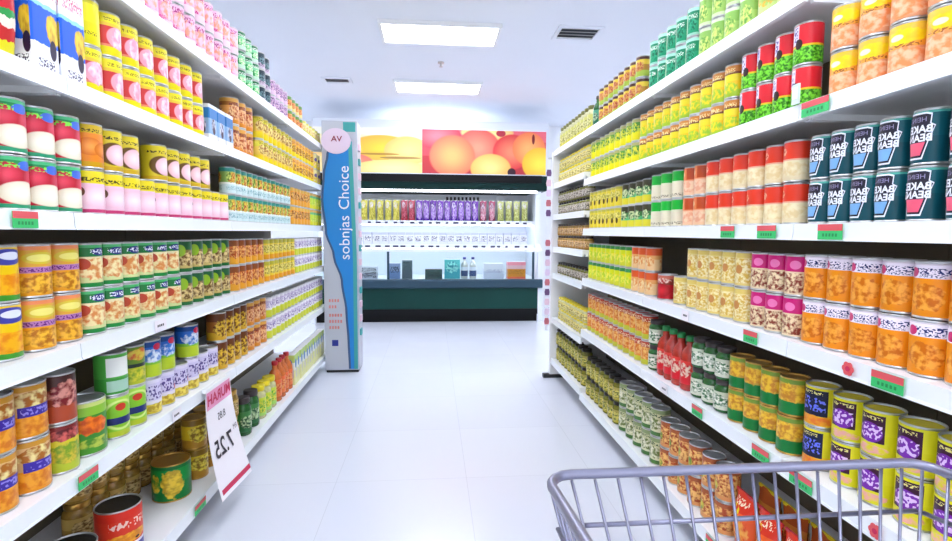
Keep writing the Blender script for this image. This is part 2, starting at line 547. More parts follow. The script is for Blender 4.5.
prod('lilacA', 'food_can', 'lilac and purple can', 'can', .08, .088,
     pr('lilacA', [(0, '#e3c6de'), (.3, '#b58cc0'), (.75, '#d9b9d6')], [('food', .5, .5, .35, .22, '#6d4a86', '#e9c3d8', 7), ('txt', .5, .84, .4, .09, '#4a3056', 14, 9)]))
prod('mixA', 'food_can', 'orange and green can', 'can', .08, .088,
     pr('mixA', [(0, '#e9d98a'), (.4, '#e08a4a'), (.75, '#6a9a4a')], [('food', .5, .5, .35, .25, '#d24a3a', '#f0c060', 7)]))
prod('paleyA', 'food_can', 'pale yellow can', 'can', .08, .1,
     pr('paleyA', [(0, '#e9dd6a'), (.5, '#efe7a0'), (.85, '#d9cf5a')], [('food', .5, .55, .3, .2, '#d8a84a', '#f2ecb8', 7), ('txt', .5, .2, .3, .06, '#7a7a2a', 16, 16)]))
prod('redbag', 'snack_pouch', 'yellow pouch with red and green stripes', 'food pouch', .06, .25,
     pr('redbag', [(0, '#e8e022'), (.16, '#cc2a30'), (.28, '#f2e0d0'), (.36, '#2f9a4a'), (.42, '#c7202e'), (.55, '#f3cf5a'), (.8, '#f0b95a')], [('food', .5, .72, .4, .12, '#f7c0a0', '#f0e07a', 5)], rep=1, wob=.12), lid=lidY, shape='pouch', w=.1, rot=8)
prod('bluebox', 'food_carton', 'white and blue carton with yellow picture', 'carton', .06, .25,
     pr('bluebox', [(0, '#eceef6'), (.26, '#1b5fdc'), (.6, '#8fd0ee'), (.64, '#ece6ee')], [('txt', .5, .78, .42, .06, '#d06a84', 10, 20), ('food', .8, .42, .28, .15, '#f0cf3a', '#c79a2c', 5), ('ell', .78, .24, .14, .1, '#2a1d3a'), ('txt', .5, .09, .32, .04, '#4c4460', 10, 30), ('ell', .75, .96, .2, .08, '#3a2a40')], rep=1, wob=.05, shift=False), shape='box', w=.088, lid=lidW, rot=6)
prod('yellowplain', 'fruit_can', 'plain bright yellow can', 'can', .085, .125,
     pr('yellowplain', [(0, '#e6dc10'), (.5, '#efe51c'), (.92, '#d3c818')], [('txt', .5, .25, .2, .04, '#8a7a20', 10, 20)]), lid=lidY)
prod('yellowpink', 'fruit_can', 'yellow banded pink fruit can', 'can', .083, .125,
     pr('yellowpink', [(0, '#e8dc14'), (.2, '#e58a6a'), (.26, '#cf3b3a'), (.7, '#e6c23a'), (.78, '#e9dd1e')], [('ell', .62, .45, .36, .27, '#f0a8b8'), ('food', .68, .44, .28, .27, '#f8dfe8', '#f0a0b8', 3), ('txt', .5, .87, .3, .04, '#8f7a1e', 14, 20)], rep=3), lid=lidY)
prod('bluew', 'milk_carton', 'small blue and white carton', 'carton', .06, .15,
     pr('bluew', [(0, '#e6e8f0'), (.2, '#8fb6dc'), (.62, '#2f7cc0'), (.9, '#dfe9f2')], [('food', .5, .45, .26, .2, '#d0d8ea', '#3a3a5a', 5), ('ell', .55, .3, .16, .1, '#3a3048')], rep=1), shape='box', w=.078, lid=lidW)
prod('brownB', 'fruit_can', 'orange brown can', 'can', .085, .125,
     pr('brownB', [(0, '#d98a2c'), (.15, '#e8a050'), (.7, '#a8642a'), (.85, '#d9a24a')], [('food', .5, .45, .36, .3, '#f0c08a', '#b0522a', 6), ('txt', .5, .78, .3, .07, '#6a1f3a', 14, 12)]))
prod('yelB', 'fruit_can', 'yellow can with dark fruit picture', 'can', .078, .122,
     pr('yelB', [(0, '#ecd21a'), (.3, '#e9c24a'), (.7, '#d9cf3a'), (.92, '#c4b030')], [('food', .5, .58, .34, .24, '#a06a2a', '#f2dc8a', 6), ('txt', .5, .87, .3, .06, '#6a5a1a', 14, 14)]))
prod('amberB', 'fruit_can', 'amber yellow can', 'can', .078, .122,
     pr('amberB', [(0, '#efd820'), (.35, '#f0b83a'), (.75, '#e9b04a')], [('food', .5, .45, .34, .22, '#8a4a2a', '#f2c040', 7), ('txt', .5, .8, .3, .08, '#c06a3a', 14, 12)]))
prod('creamB', 'fruit_can', 'cream yellow can with purple mark', 'can', .078, .12,
     pr('creamB', [(0, '#ecd84a'), (.5, '#efe3a4')], [('ell', .5, .6, .2, .14, '#6a5a9a'), ('food', .3, .3, .2, .15, '#e0b040', '#f4ecc0', 6)]))
prod('apple', 'fruit_can', 'green rimmed red apple can', 'can', .083, .122,
     pr('apple', [(0, '#2f9a6e'), (.08, '#c8203a'), (.8, '#1e8a4a'), (.93, '#4ab87a')], [('ball', .3, .66, .3, .24, '#ea4a60', '#b0142c'), ('ball', .8, .6, .26, .26, '#e8506a', '#b41830'), ('ball', .55, .3, .4, .24, '#faf7e6', '#ece2c6'), ('ball', .02, .24, .2, .18, '#f6f0da', '#e8dcc0'), ('ball', .98, .24, .14, .18, '#f6f0da', '#e8dcc0'), ('ell', .62, .84, .16, .1, '#3f6ad0'), ('txt', .3, .84, .2, .05, '#7fe04a', 10, 14)], rep=2), rot=20)
prod('amberC', 'fruit_can', 'amber orange fruit can', 'can', .08, .122,
     pr('amberC', [(0, '#d9a21a'), (.12, '#e98a2a'), (.8, '#d9b81e')], [('ball', .35, .48, .3, .22, '#f2a04a', '#d9701e'), ('ball', .68, .42, .26, .2, '#f0983e', '#d06a1a'), ('txt', .5, .86, .3, .04, '#5a4a10', 14, 20)], rep=2))
prod('yelC', 'fruit_can', 'yellow can with ringed white fruit', 'can', .08, .122,
     pr('yelC', [(0, '#d6b02a'), (.1, '#ddc72e'), (.85, '#e2d01e')], [('ell', .5, .42, .34, .3, '#6a4a1a'), ('ball', .6, .4, .28, .28, '#f7e6ea', '#efbcc8'), ('txt', .45, .82, .32, .04, '#3a3412', 12, 20)], rep=2))
prod('pinkC', 'fruit_can', 'pink fruit can with yellow top', 'can', .08, .122,
     pr('pinkC', [(0, '#c43a6e'), (.08, '#efc6d8'), (.7, '#e6d41e')], [('ball', .55, .38, .42, .26, '#f8e8ee', '#f0c4d6'), ('ell', .2, .5, .1, .12, '#6a4a34'), ('txt', .5, .8, .34, .05, '#4a4212', 12, 20)], rep=2), lid=lidY)
prod('tealC', 'food_can', 'teal and white can with picture', 'can', .072, .124,
     pr('tealC', [(0, '#cfe4e6'), (.35, '#eef2ec'), (.42, '#8fb25a'), (.85, '#2f8a80')], [('food', .5, .62, .36, .22, '#e0c84a', '#b03a2a', 7), ('food', .3, .66, .16, .18, '#5a7a1e', '#c9d86a', 6), ('txt', .5, .2, .36, .09, '#7fb0b8', 12, 10)]))
prod('orangeC', 'fruit_can', 'orange tin can', 'can', .075, .124,
     pr('orangeC', [(0, '#e9a83a'), (.3, '#ef9a2e'), (.8, '#e0b04a')], [('food', .5, .55, .34, .24, '#8a4a1a', '#f0b860', 6)]))
prod('limeC', 'vegetable_can', 'lime and yellow can', 'can', .075, .124,
     pr('limeC', [(0, '#e0e038'), (.35, '#c9e04a'), (.7, '#6ac08a'), (.85, '#e0b060')], [('food', .5, .35, .3, .14, '#f0ee70', '#a0d040', 6)]))
prod('mangoD', 'fruit_can', 'yellow mango can with blue mark', 'can', .083, .125,
     pr('mangoD', [(0, '#3f9a2e'), (.1, '#f0a512'), (.5, '#eec60e'), (.7, '#ecc414')], [('ell', .5, .82, .36, .16, '#3a3f9a'), ('ell', .55, .84, .2, .08, '#dfe3f0'), ('food', .5, .3, .4, .18, '#f6b51a', '#e88a10', 4)], rep=2, wob=.05), rot=20)
prod('peachD', 'fruit_can', 'gold fruit can with purple band', 'can', .085, .125,
     pr('peachD', [(0, '#e8a01e'), (.46, '#b57ab0'), (.58, '#e0a83a'), (.92, '#e88a5a')], [('ell', .5, .76, .3, .13, '#d8c23a'), ('ell', .5, .76, .22, .08, '#ece27a'), ('txt', .5, .52, .4, .04, '#6a2a7a', 14, 16), ('food', .5, .24, .46, .2, '#f6be3a', '#b8701a', 6)], rep=2), rot=20)
prod('cocktailD', 'fruit_can', 'green and cream fruit cocktail can', 'can', .08, .124,
     pr('cocktailD', [(0, '#1f8a3e'), (.1, '#d6dc9a'), (.45, '#e8dcae'), (.72, '#1f7a3c'), (.93, '#4ab06a')], [('food', .5, .42, .42, .26, '#f2e2a8', '#d88a4a', 5), ('ell', .25, .55, .16, .14, '#b8442a'), ('ell', .62, .84, .2, .1, '#26307a'), ('txt', .6, .84, .2, .05, '#e6eaf6', 12, 16)], rep=2))
prod('oliveD', 'fruit_can', 'dark green and brown can', 'can', .078, .124,
     pr('oliveD', [(0, '#1f6a34'), (.12, '#c8b06a'), (.5, '#7a6a3a'), (.72, '#1e5a34')], [('food', .5, .42, .36, .24, '#e0c88a', '#6a4a22', 6), ('ell', .3, .7, .16, .2, '#8fb82a')], rep=2))
prod('orangeD', 'fruit_can', 'rust orange can', 'can', .08, .122,
     pr('orangeD', [(0, '#e8a42e'), (.3, '#d9702a'), (.75, '#8a4a24')], [('food', .5, .5, .36, .26, '#f0b468', '#a8441e', 6)]))
prod('yelD', 'fruit_can', 'lemon yellow can', 'can', .078, .12,
     pr('yelD', [(0, '#e8a020'), (.25, '#eccf3a'), (.8, '#b8b03a')], [('food', .5, .55, .36, .22, '#f0e27a', '#9a8a2a', 7)]))
prod('whiteD', 'food_can', 'white and lilac can with yellow foot', 'can', .076, .118,
     pr('whiteD', [(0, '#d6dc3e'), (.38, '#eceaea'), (.5, '#c9bcd9'), (.85, '#e9e6ee')], [('food', .5, .62, .34, .16, '#8a7ab0', '#eeeaf2', 7)]))
prod('peachE', 'fruit_can', 'orange can with purple banner', 'can', .088, .128,
     pr('peachE', [(0, '#e8941a'), (.42, '#d9b078'), (.9, '#c89030')], [('food', .5, .24, .46, .2, '#f2a62c', '#d97a14', 5), ('food', .5, .72, .4, .18, '#ecdc96', '#a8641e', 5), ('rect', .58, .5, .34, .1, '#3c2c9a'), ('txt', .58, .5, .3, .06, '#8f86dc', 10, 10)], rep=2, wob=.06), rot=20)
prod('limeE', 'fruit_can', 'lime yellow can with red top', 'can', .083, .126,
     pr('limeE', [(0, '#b8c832'), (.3, '#d6c82e'), (.7, '#7a2a2a')], [('food', .5, .4, .4, .24, '#d8c23a', '#7aa028', 5), ('food', .5, .8, .34, .14, '#d0605a', '#5a1e22', 5)], rep=2))
prod('darkE', 'fruit_can', 'maroon and brown can', 'can', .083, .126,
     pr('darkE', [(0, '#b04a2a'), (.35, '#8a3a2a'), (.7, '#4a2a26')], [('food', .5, .6, .36, .28, '#e09a8a', '#7a1e24', 5)], rep=2))
prod('greenbig', 'vegetable_can', 'wide green can with orange picture', 'can', .11, .15,
     pr('greenbig', [(0, '#4a9a2a'), (.3, '#3a8a2e'), (.75, '#8ac03a'), (.92, '#c8d87a')], [('food', .4, .55, .3, .18, '#f07a1e', '#c8501a', 5), ('food', .5, .2, .4, .1, '#b8c84a', '#4a8a2a', 6)], rep=2))
prod('limeBlue', 'vegetable_can', 'lime can with navy banner', 'can', .085, .126,
     pr('limeBlue', [(0, '#b8c82a'), (.14, '#8fcf2e'), (.4, '#a8dc4a')], [('ell', .5, .55, .4, .4, '#d8ec8a'), ('ell', .5, .55, .32, .34, '#86c42c'), ('rect', .55, .4, .34, .09, '#1c2a6a'), ('ell', .5, .75, .12, .1, '#c83a2a')], rep=2))
prod('labelcan', 'vegetable_can', 'green can with white label panel', 'can', .085, .126,
     pr('labelcan', [(0, '#3f9a3a'), (.4, '#4fae44')], [('rect', .5, .68, .26, .24, '#eef2ea'), ('rect', .5, .2, .26, .14, '#a8d0b8')], rep=2))
prod('goldlime', 'vegetable_can', 'yellow green can with dark band', 'can', .083, .126,
     pr('goldlime', [(0, '#b8c02a'), (.45, '#2a3430'), (.55, '#6a8a2a')], [('food', .5, .8, .3, .16, '#d86a3a', '#e0c84a', 5), ('food', .5, .25, .36, .18, '#d8d03a', '#8aa82a', 5)], rep=2))
prod('blueE', 'food_can', 'blue and lime can', 'can', .082, .126,
     pr('blueE', [(0, '#b8d02a'), (.35, '#7fc03a'), (.45, '#2a6ac8'), (.85, '#184a90')], [('food', .5, .6, .36, .2, '#dfe8f4', '#3a78c8', 5), ('ell', .6, .85, .12, .1, '#c82a4a')], rep=2))
prod('lavE', 'fish_can', 'lavender and yellow can', 'can', .083, .122,
     pr('lavE', [(0, '#d8c02a'), (.28, '#e6e0ea'), (.38, '#cfc8e6'), (.9, '#dcd6ec')], [('food', .5, .16, .34, .14, '#f0dc5a', '#b8982a', 5), ('txt', .5, .62, .42, .2, '#5a4a8a', 9, 7), ('ell', .8, .5, .1, .09, '#b83a5a')], rep=2))
prod('brownE', 'fruit_can', 'brown and yellow figured can', 'can', .082, .126,
     pr('brownE', [(0, '#d8a82a'), (.3, '#a8662a'), (.7, '#6a3a1e')], [('food', .5, .45, .36, .32, '#e8c03a', '#6a3a1a', 6)], rep=2))
prod('tinred', 'bean_can', 'large red bean tin with blue foot', 'tin', .13, .15,
     pr('tinred', [(0, '#2430a0'), (.16, '#e8e2ea'), (.22, '#dc3a22'), (.8, '#d8301e')], [('food', .5, .36, .34, .13, '#f2ac22', '#d9861a', 7), ('txt', .5, .68, .3, .09, '#f4cfc0', 12, 8), ('ell', .4, .28, .04, .03, '#3a1a12'), ('ell', .6, .3, .04, .03, '#3a1a12')], rep=2), lid=lidBk, rot=35)
prod('tingreen', 'vegetable_can', 'wide green tin with gold lid', 'tin', .135, .142,
     pr('tingreen', [(0, '#0e7a34'), (.5, '#128a3a'), (.9, '#0e6a30')], [('food', .2, .5, .2, .44, '#e8c83a', '#b89a2a', 5), ('food', .9, .5, .1, .3, '#e8c83a', '#3a8a2a', 5)], rep=2), metal='gold', rot=10)
prod('goldF', 'vegetable_can', 'yellow and gold can', 'can', .095, .125,
     pr('goldF', [(0, '#b8862a'), (.3, '#e0c02a'), (.8, '#8a6a24')], [('food', .5, .5, .4, .3, '#ecd84a', '#8a6a1e', 6)], rep=2), metal='gold')
prod('goldjar', 'food_jar', 'gold coloured jar', 'jar', .085, .13,
     pr('goldjar', [(0, '#a8843a'), (.5, '#c8a858')], [('food', .5, .5, .36, .36, '#d9c080', '#7a5a22', 6)], rep=2), metal='glass_gold', lid=M['gold'], shape='jar')
prod('greenjar', 'food_jar', 'dark green jar', 'jar', .08, .19,
     pr('greenjar', [(0, '#2a6a3a'), (.5, '#3a7a3a')], [('food', .5, .5, .34, .3, '#b8d0a0', '#1e4a2a', 6)], rep=2), metal='glass_green', lid=lidD, shape='jar')
prod('limejar', 'food_jar', 'pale lime jar', 'jar', .08, .18,
     pr('limejar', [(0, '#a8dc6a'), (.5, '#c8d83a')], [('food', .5, .5, .34, .34, '#e8e04a', '#5aae3a', 6)], rep=2), metal='glass_pale', lid=lidY, shape='jar')
prod('orangebottle', 'sauce_bottle', 'tall orange bottle', 'bottle', .075, .24,
     pr('orangebottle', [(0, '#e87a3a'), (.5, '#e86a30')], [('food', .5, .5, .3, .3, '#f0a860', '#d04a22', 6)], rep=2), metal='glass_orange', lid=lidR, shape='bottle')
prod('whitepack', 'food_carton', 'white and yellow carton with blue corner', 'carton', .05, .2,
     pr('whitepack', [(0, '#e6e6a0'), (.5, '#eceee6'), (.75, '#b8d070')], [('ell', .4, .7, .3, .16, '#2a7ac0'), ('food', .6, .4, .3, .2, '#d8dc6a', '#d0c8e0', 6)], rep=1), shape='box', w=.075, lid=lidW)

# --- right side
prod('tealR', 'vegetable_can', 'teal green can', 'can', .07, .108,
     pr('tealR', [(0, '#9fe0c8'), (.08, '#1fa070'), (.5, '#128a60'), (.88, '#a8e6d0')], [('food', .5, .45, .3, .28, '#2fb080', '#0a6a4a', 6), ('rect', .1, .5, .08, .4, '#c8ecb8'), ('txt', .5, .7, .3, .08, '#dff6e6', 14, 10)]))
prod('lightgreenR', 'vegetable_can', 'light green can', 'can', .07, .108,
     pr('lightgreenR', [(0, '#d8eeb8'), (.1, '#a8d06a'), (.55, '#8fc05a'), (.9, '#d8ecc0')], [('food', .5, .45, .3, .3, '#d8e87a', '#6aa84a', 6), ('rect', .05, .5, .06, .4, '#3a9a5a')]))
prod('orangegreenR', 'vegetable_can', 'orange and lime can', 'can', .07, .108,
     pr('orangegreenR', [(0, '#c8dc8a'), (.4, '#b8d05a'), (.6, '#f0a03a')], [('food', .5, .6, .4, .3, '#f2b03a', '#a8d06a', 5)]))
prod('brownR', 'food_can', 'brown and yellow can with dark rim', 'can', .07, .1,
     pr('brownR', [(0, '#a8c048'), (.3, '#b8862e'), (.6, '#e0c23a'), (.85, '#4a2a20')], [('food', .5, .5, .36, .25, '#d8a84a', '#b04a3a', 6)]), lid=lidD)
prod('darkgreenR', 'sauce_bottle', 'slim dark green bottle', 'bottle', .06, .19,
     pr('darkgreenR', [(0, '#1e6a4a'), (.5, '#4a9a7a')], [('food', .5, .5, .3, .3, '#a8c8a0', '#1e4a3a', 6)]), metal='glass_green', lid=lidD, shape='bottle')
prod('yellowjarR', 'food_jar', 'yellow jar with olive lid', 'jar', .072, .16,
     pr('yellowjarR', [(0, '#d8d45a'), (.5, '#c8c86a')], [('food', .5, .5, .36, .3, '#e8e29a', '#8a8a3a', 6)]), metal='glass_pale', lid=plain('lid_olive', '#6a6a2a', .4), shape='jar')
prod('limeyR', 'vegetable_can', 'yellow and green can', 'can', .07, .108,
     pr('limeyR', [(0, '#e8e020'), (.4, '#c8d83a'), (.55, '#5a9a3a'), (.85, '#a8a86a')], [('food', .5, .6, .36, .22, '#e0dc3a', '#3a8a3a', 6)]))
prod('yelgR', 'vegetable_can', 'yellow can with brown top', 'can', .07, .108,
     pr('yelgR', [(0, '#a8c83a'), (.22, '#f0c81e'), (.5, '#e8d82a'), (.72, '#7a4a2a'), (.8, '#c8823a')], [('food', .5, .3, .46, .18, '#f0d82a', '#9ac83a', 5), ('txt', .5, .84, .3, .07, '#efe0a0', 12, 12)]))
prod('peaR', 'pea_can', 'red topped green pea can', 'can', .07, .11,
     pr('peaR', [(0, '#3f9a1e'), (.1, '#58b41e'), (.42, '#e8c41e'), (.47, '#dc2430')], [('chunk', .5, .22, .5, .2, '#7ee03a', '#2f7a12', 9), ('rect', .2, .74, .16, .24, '#d8d2e0'), ('txt', .2, .76, .13, .18, '#6a5a9a', 10, 9), ('ell', .36, .5, .1, .14, '#2a1410')], rep=2), lid=lidR, rot=30)
prod('apricotR', 'fruit_can', 'orange apricot can with yellow band', 'can', .075, .105,
     pr('apricotR', [(0, '#e8a074'), (.5, '#f0a43a'), (.8, '#efc03a')], [('food', .5, .28, .48, .24, '#f2965a', '#f6c49a', 5), ('food', .55, .74, .34, .17, '#f2dc0e', '#eec81a', 3), ('ell', .42, .74, .12, .07, '#f6e0c0'), ('txt', .5, .55, .3, .04, '#a8622a', 10, 16)], rep=2), rot=25)
prod('yelthree', 'fruit_can', 'yellow can with dark mark', 'can', .07, .11,
     pr('yelthree', [(0, '#e8d23a'), (.5, '#e0d03a'), (.88, '#c0b84a')], [('food', .5, .6, .3, .2, '#efe27a', '#a8a03a', 6), ('ell', .5, .35, .1, .16, '#4a3a22')]))
prod('darkthree', 'vegetable_can', 'dark green and yellow can', 'can', .07, .11,
     pr('darkthree', [(0, '#e6dc3a'), (.32, '#5ac07a'), (.5, '#3a7a3a'), (.7, '#3a3a22')], [('food', .5, .55, .3, .22, '#d8e6b0', '#2a6a3a', 6)]))
prod('greenbeige', 'soup_can', 'green topped beige can', 'can', .072, .112,
     pr('greenbeige', [(0, '#e4dcc0'), (.58, '#d9e6c0'), (.62, '#12b038')], [('txt', .5, .1, .36, .05, '#8a806a', 14, 18), ('rect', .15, .8, .05, .17, '#7fdc8a')], rep=2))
prod('redbeige', 'soup_can', 'red topped beige can', 'can', .072, .112,
     pr('redbeige', [(0, '#e9d8ae'), (.52, '#e4a888'), (.56, '#dd3a22')], [('food', .5, .3, .46, .2, '#f0e2b8', '#e4cc96', 4), ('ell', .25, .76, .1, .1, '#f0b08a'), ('txt', .25, .76, .08, .07, '#c8301a', 10, 10)], rep=2))
prod('orangebeige', 'soup_can', 'orange topped peach can', 'can', .072, .112,
     pr('orangebeige', [(0, '#efc6a0'), (.52, '#eaa07a'), (.56, '#e07a42')], [('food', .5, .3, .46, .2, '#f2d2ae', '#e8a888', 4), ('ell', .25, .76, .1, .1, '#f0c08a'), ('rect', .6, .78, .16, .2, '#b84a22')], rep=2))
prod('yellowlime4', 'juice_can', 'yellow and lime can', 'can', .072, .108,
     pr('yellowlime4', [(0, '#d8dc3a'), (.3, '#f0e01a'), (.6, '#d8e020'), (.82, '#3a8a4a')], [('food', .5, .4, .36, .2, '#f4ec5a', '#b8d82a', 4)]))
prod('redtop4', 'juice_can', 'orange topped beige can', 'can', .072, .108,
     pr('redtop4', [(0, '#efc890'), (.5, '#e8a860'), (.68, '#dc5a2a')], [('food', .5, .4, .36, .22, '#f2d8a0', '#e0904a', 4)]))
prod('straw4', 'fruit_can', 'red strawberry can', 'can', .08, .108,
     pr('straw4', [(0, '#c01f2c'), (.6, '#8a3a30'), (.85, '#c86a5a')], [('ball', .5, .36, .34, .3, '#e0303c', '#a8141e'), ('food', .5, .78, .36, .12, '#eed6c8', '#b03a34', 6)], rep=2))
prod('cream4', 'mushroom_can', 'cream can with floral print', 'can', .072, .112,
     pr('cream4', [(0, '#e8d27a'), (.4, '#ecdc96'), (.85, '#e0c86a')], [('chunk', .5, .45, .5, .38, '#f2e6b0', '#d9b44a', 8), ('ell', .4, .5, .12, .14, '#c88a4a')], rep=2))
prod('magenta4', 'fruit_can', 'magenta banded mixed can', 'can', .07, .112,
     pr('magenta4', [(0, '#ecd6b0'), (.6, '#c81870')], [('chunk', .5, .3, .5, .26, '#f0dcb0', '#8a3a2a', 7), ('ell', .5, .78, .14, .12, '#e67ab0')], rep=2))
prod('orange4', 'bean_can', 'orange can with white band', 'can', .075, .114,
     pr('orange4', [(0, '#ee9016'), (.72, '#efe6f2'), (.97, '#d9cfd9')], [('food', .42, .36, .3, .27, '#f6a93e', '#cf6c10', 6), ('txt', .52, .86, .26, .055, '#1f2a66', 13, 22), ('txt', .52, .77, .2, .03, '#33406a', 20, 40), ('ell', .2, .83, .1, .1, '#c92a6a'), ('rect', .86, .36, .06, .34, '#f2b01a')], rep=2), rot=30)
prod('redR5', 'sauce_can', 'orange and yellow can with red top', 'can', .072, .115,
     pr('redR5', [(0, '#c8c83a'), (.22, '#e8902a'), (.55, '#e0a048'), (.75, '#b8402a')], [('food', .5, .5, .34, .26, '#f0c070', '#d8742a', 5), ('txt', .5, .85, .3, .08, '#f0d8b0', 12, 10)], rep=2), lid=lidR)
prod('greenwhite5', 'food_jar', 'green jar with white label', 'jar', .07, .11,
     pr('greenwhite5', [(0, '#d8dcc8'), (.5, '#c8d0b8')], [('food', .5, .5, .36, .36, '#eef0e0', '#2f6a3a', 6)], rep=2), metal='glass_green', lid=lidD, shape='jar')
prod('redtall5', 'sauce_bottle', 'tall red bottle', 'bottle', .068, .21,
     pr('redtall5', [(0, '#d8202c'), (.5, '#e03a30')], [('food', .5, .6, .3, .3, '#e8d0b8', '#c81e24', 5)], rep=2), metal='glass_red', lid=lidG, shape='bottle')
prod('greenfood5', 'vegetable_can', 'green can with golden food picture', 'can', .075, .106,
     pr('greenfood5', [(0, '#0c7a34'), (.36, '#c8a040'), (.88, '#7a9a3a')], [('food', .5, .62, .46, .26, '#f0c43a', '#c8842a', 5)], rep=2), metal='gold')
prod('yelblue5', 'bean_can', 'yellow can with blue label', 'can', .08, .108,
     pr('yelblue5', [(0, '#f0c02a'), (.3, '#e6dc2e')], [('rect', .45, .6, .3, .34, '#151a3a'), ('txt', .45, .56, .26, .18, '#6a78ee', 9, 9), ('food', .5, .14, .44, .12, '#f0a020', '#e8782a', 5), ('txt', .45, .86, .2, .04, '#e6dc8a', 14, 20)], rep=2), lid=lidY, rot=20)
prod('yelpurple5', 'bean_can', 'yellow can with purple label', 'can', .08, .108,
     pr('yelpurple5', [(0, '#e2dc20'), (.5, '#e6e02a')], [('rect', .42, .62, .24, .32, '#3a1430'), ('ell', .42, .52, .22, .24, '#7a2aa8'), ('txt', .42, .54, .2, .16, '#e6c8f2', 9, 9), ('txt', .42, .86, .2, .04, '#e6dc8a', 14, 20), ('food', .45, .14, .3, .1, '#f0b0a0', '#e8d82a', 5)], rep=2), lid=lidY, rot=22)
prod('olivejar6', 'food_jar', 'olive gold jar', 'jar', .075, .12,
     pr('olivejar6', [(0, '#b8a83a'), (.5, '#a89a4a')], [('food', .5, .5, .38, .36, '#e0d06a', '#5a6a22', 6)], rep=2), metal='glass_olive', lid=lidBk, shape='jar')
prod('beigecan6', 'vegetable_can', 'beige and green can', 'can', .085, .125,
     pr('beigecan6', [(0, '#4a7a3a'), (.15, '#d8d8b0'), (.55, '#c8c89a'), (.85, '#8a9a6a')], [('food', .5, .45, .36, .22, '#e8e6c8', '#6a7a3a', 6), ('txt', .5, .78, .3, .06, '#2a4a2a', 12, 16)], rep=2))
prod('orangeprint6', 'bean_can', 'orange and brown printed can', 'can', .08, .115,
     pr('orangeprint6', [(0, '#e09a5a'), (.4, '#d8783a'), (.85, '#a85a34')], [('chunk', .5, .5, .48, .36, '#f2c070', '#a8441e', 6), ('food', .3, .4, .14, .16, '#d8c83a', '#6a8a2a', 4)], rep=2))
prod('redpouch6', 'snack_pouch', 'shiny red and orange pouch', 'food pouch', .07, .19,
     pr('redpouch6', [(0, '#c82a1e'), (.2, '#e8602a'), (.7, '#d83a26')], [('food', .5, .4, .4, .26, '#f0a84a', '#d8441e', 4), ('food', .35, .7, .2, .14, '#e8d02a', '#c83020', 4), ('txt', .5, .86, .3, .05, '#f4e0c0', 12, 16)], rep=1, rough=.2), shape='pouch', w=.11, lid=lidR, rot=20)
prod('brownpouch6', 'snack_pouch', 'brown and yellow pouch behind the red ones', 'food pouch', .06, .2,
     pr('brownpouch6', [(0, '#a84a22'), (.4, '#d88a3a'), (.8, '#b85a2a')], [('food', .5, .45, .4, .3, '#e8b04a', '#a8381e', 5)], rep=1, rough=.2), shape='pouch', w=.11, lid=lidY, rot=10)
prod('browncan7', 'food_jar', 'small tan jar', 'jar', .065, .085,
     pr('browncan7', [(0, '#b8864a'), (.5, '#d0a468')], [('food', .5, .5, .36, .34, '#e8c890', '#7a4a26', 6)], rep=2), metal='glass_gold', lid=lidD, shape='jar')
prod('greyjar7', 'food_jar', 'small grey brown jar', 'jar', .065, .085,
     pr('greyjar7', [(0, '#8a7f70'), (.5, '#b0a594')], [('food', .5, .5, .36, .34, '#d8d0c0', '#4a4038', 6)], rep=2), metal='glass_olive', lid=lidBk, shape='jar')
prod('yellowjar7', 'food_jar', 'small yellow jar', 'jar', .065, .085,
     pr('yellowjar7', [(0, '#d0be4a'), (.5, '#e0d070')], [('food', .5, .5, .36, .34, '#f0e6a0', '#8a7a2a', 6)], rep=2), metal='glass_pale', lid=lidY, shape='jar')

# baked bean can: teal label with keystone emblem and mirrored lettering
def keystone(R, h, low, lowtxt):
    d = math.radians
    def rows(g, top=.93):
        return [(h * (.1 + g * .6), -d(25 - g * 50), d(25 - g * 50)), (h * (.42), -d(40 - g * 55), d(40 - g * 55)), (h * (.69 - g * .3), -d(56 - g * 60), d(56 - g * 60)),
                (h * (.73 - g * .1), -d(44 - g * 60), d(44 - g * 60)), (h * (top - .03 - g * .5), -d(46 - g * 60), d(46 - g * 60)), (h * (top - g * .6), -d(30), d(30))]
    kb = MB().patch(rows(0), R + .0004)
    ki = MB().patch(rows(.055), R + .0008, 0)
    r2 = rows(.055)
    kl = MB().patch([(h * .17, -d(19), d(19)), (h * .4, -d(31), d(31))], R + .0011)
    tx = MB()
    def wrap(z0, rr):
        return lambda x, y: (rr * math.cos(x / R), rr * math.sin(x / R), z0 + y)
    add_text(tx, 'BAKED', h * .185, wrap(h * .63, R + .0014), 0, True, .9, h * .006)
    add_text(tx, 'BEANZ', h * .185, wrap(h * .475, R + .0014), 0, True, .9, h * .006)
    hz = MB(); add_text(hz, 'HEINZ', h * .12, wrap(h * .8, R + .0012), 0, True, 1.0)
    return [('keystone_border', kb, M['key_white']), ('keystone_field', ki, M['key_dark']), ('flavour_patch', kl, low), ('lettering', tx, M['key_white']), ('brand_lettering', hz, M['key_grey'])]
M['key_white'] = plain('keystone_white', '#eef2fa', .4); M['key_dark'] = plain('keystone_dark', '#14122a', .35)
M['key_grey'] = plain('keystone_grey', '#9a92b8', .4); M['key_blue'] = plain('keystone_blue', '#78aede', .4); M['key_red'] = plain('keystone_red', '#ec5c78', .4)
tealm = pr('teal_bean', [(0, '#0c4a55'), (.5, '#0e5560'), (.95, '#4fa898')], rep=1)
for k, lowm, nm in (('heinzblue', 'key_blue', 'teal baked bean can with blue patch'), ('heinzred', 'key_red', 'teal baked bean can with red patch')):
    prod(k, 'bean_can', nm, 'can', .0665, .11, tealm, rot=-6, extra=keystone(.0665 / 2, .11, M[lowm], ''), seg=28)

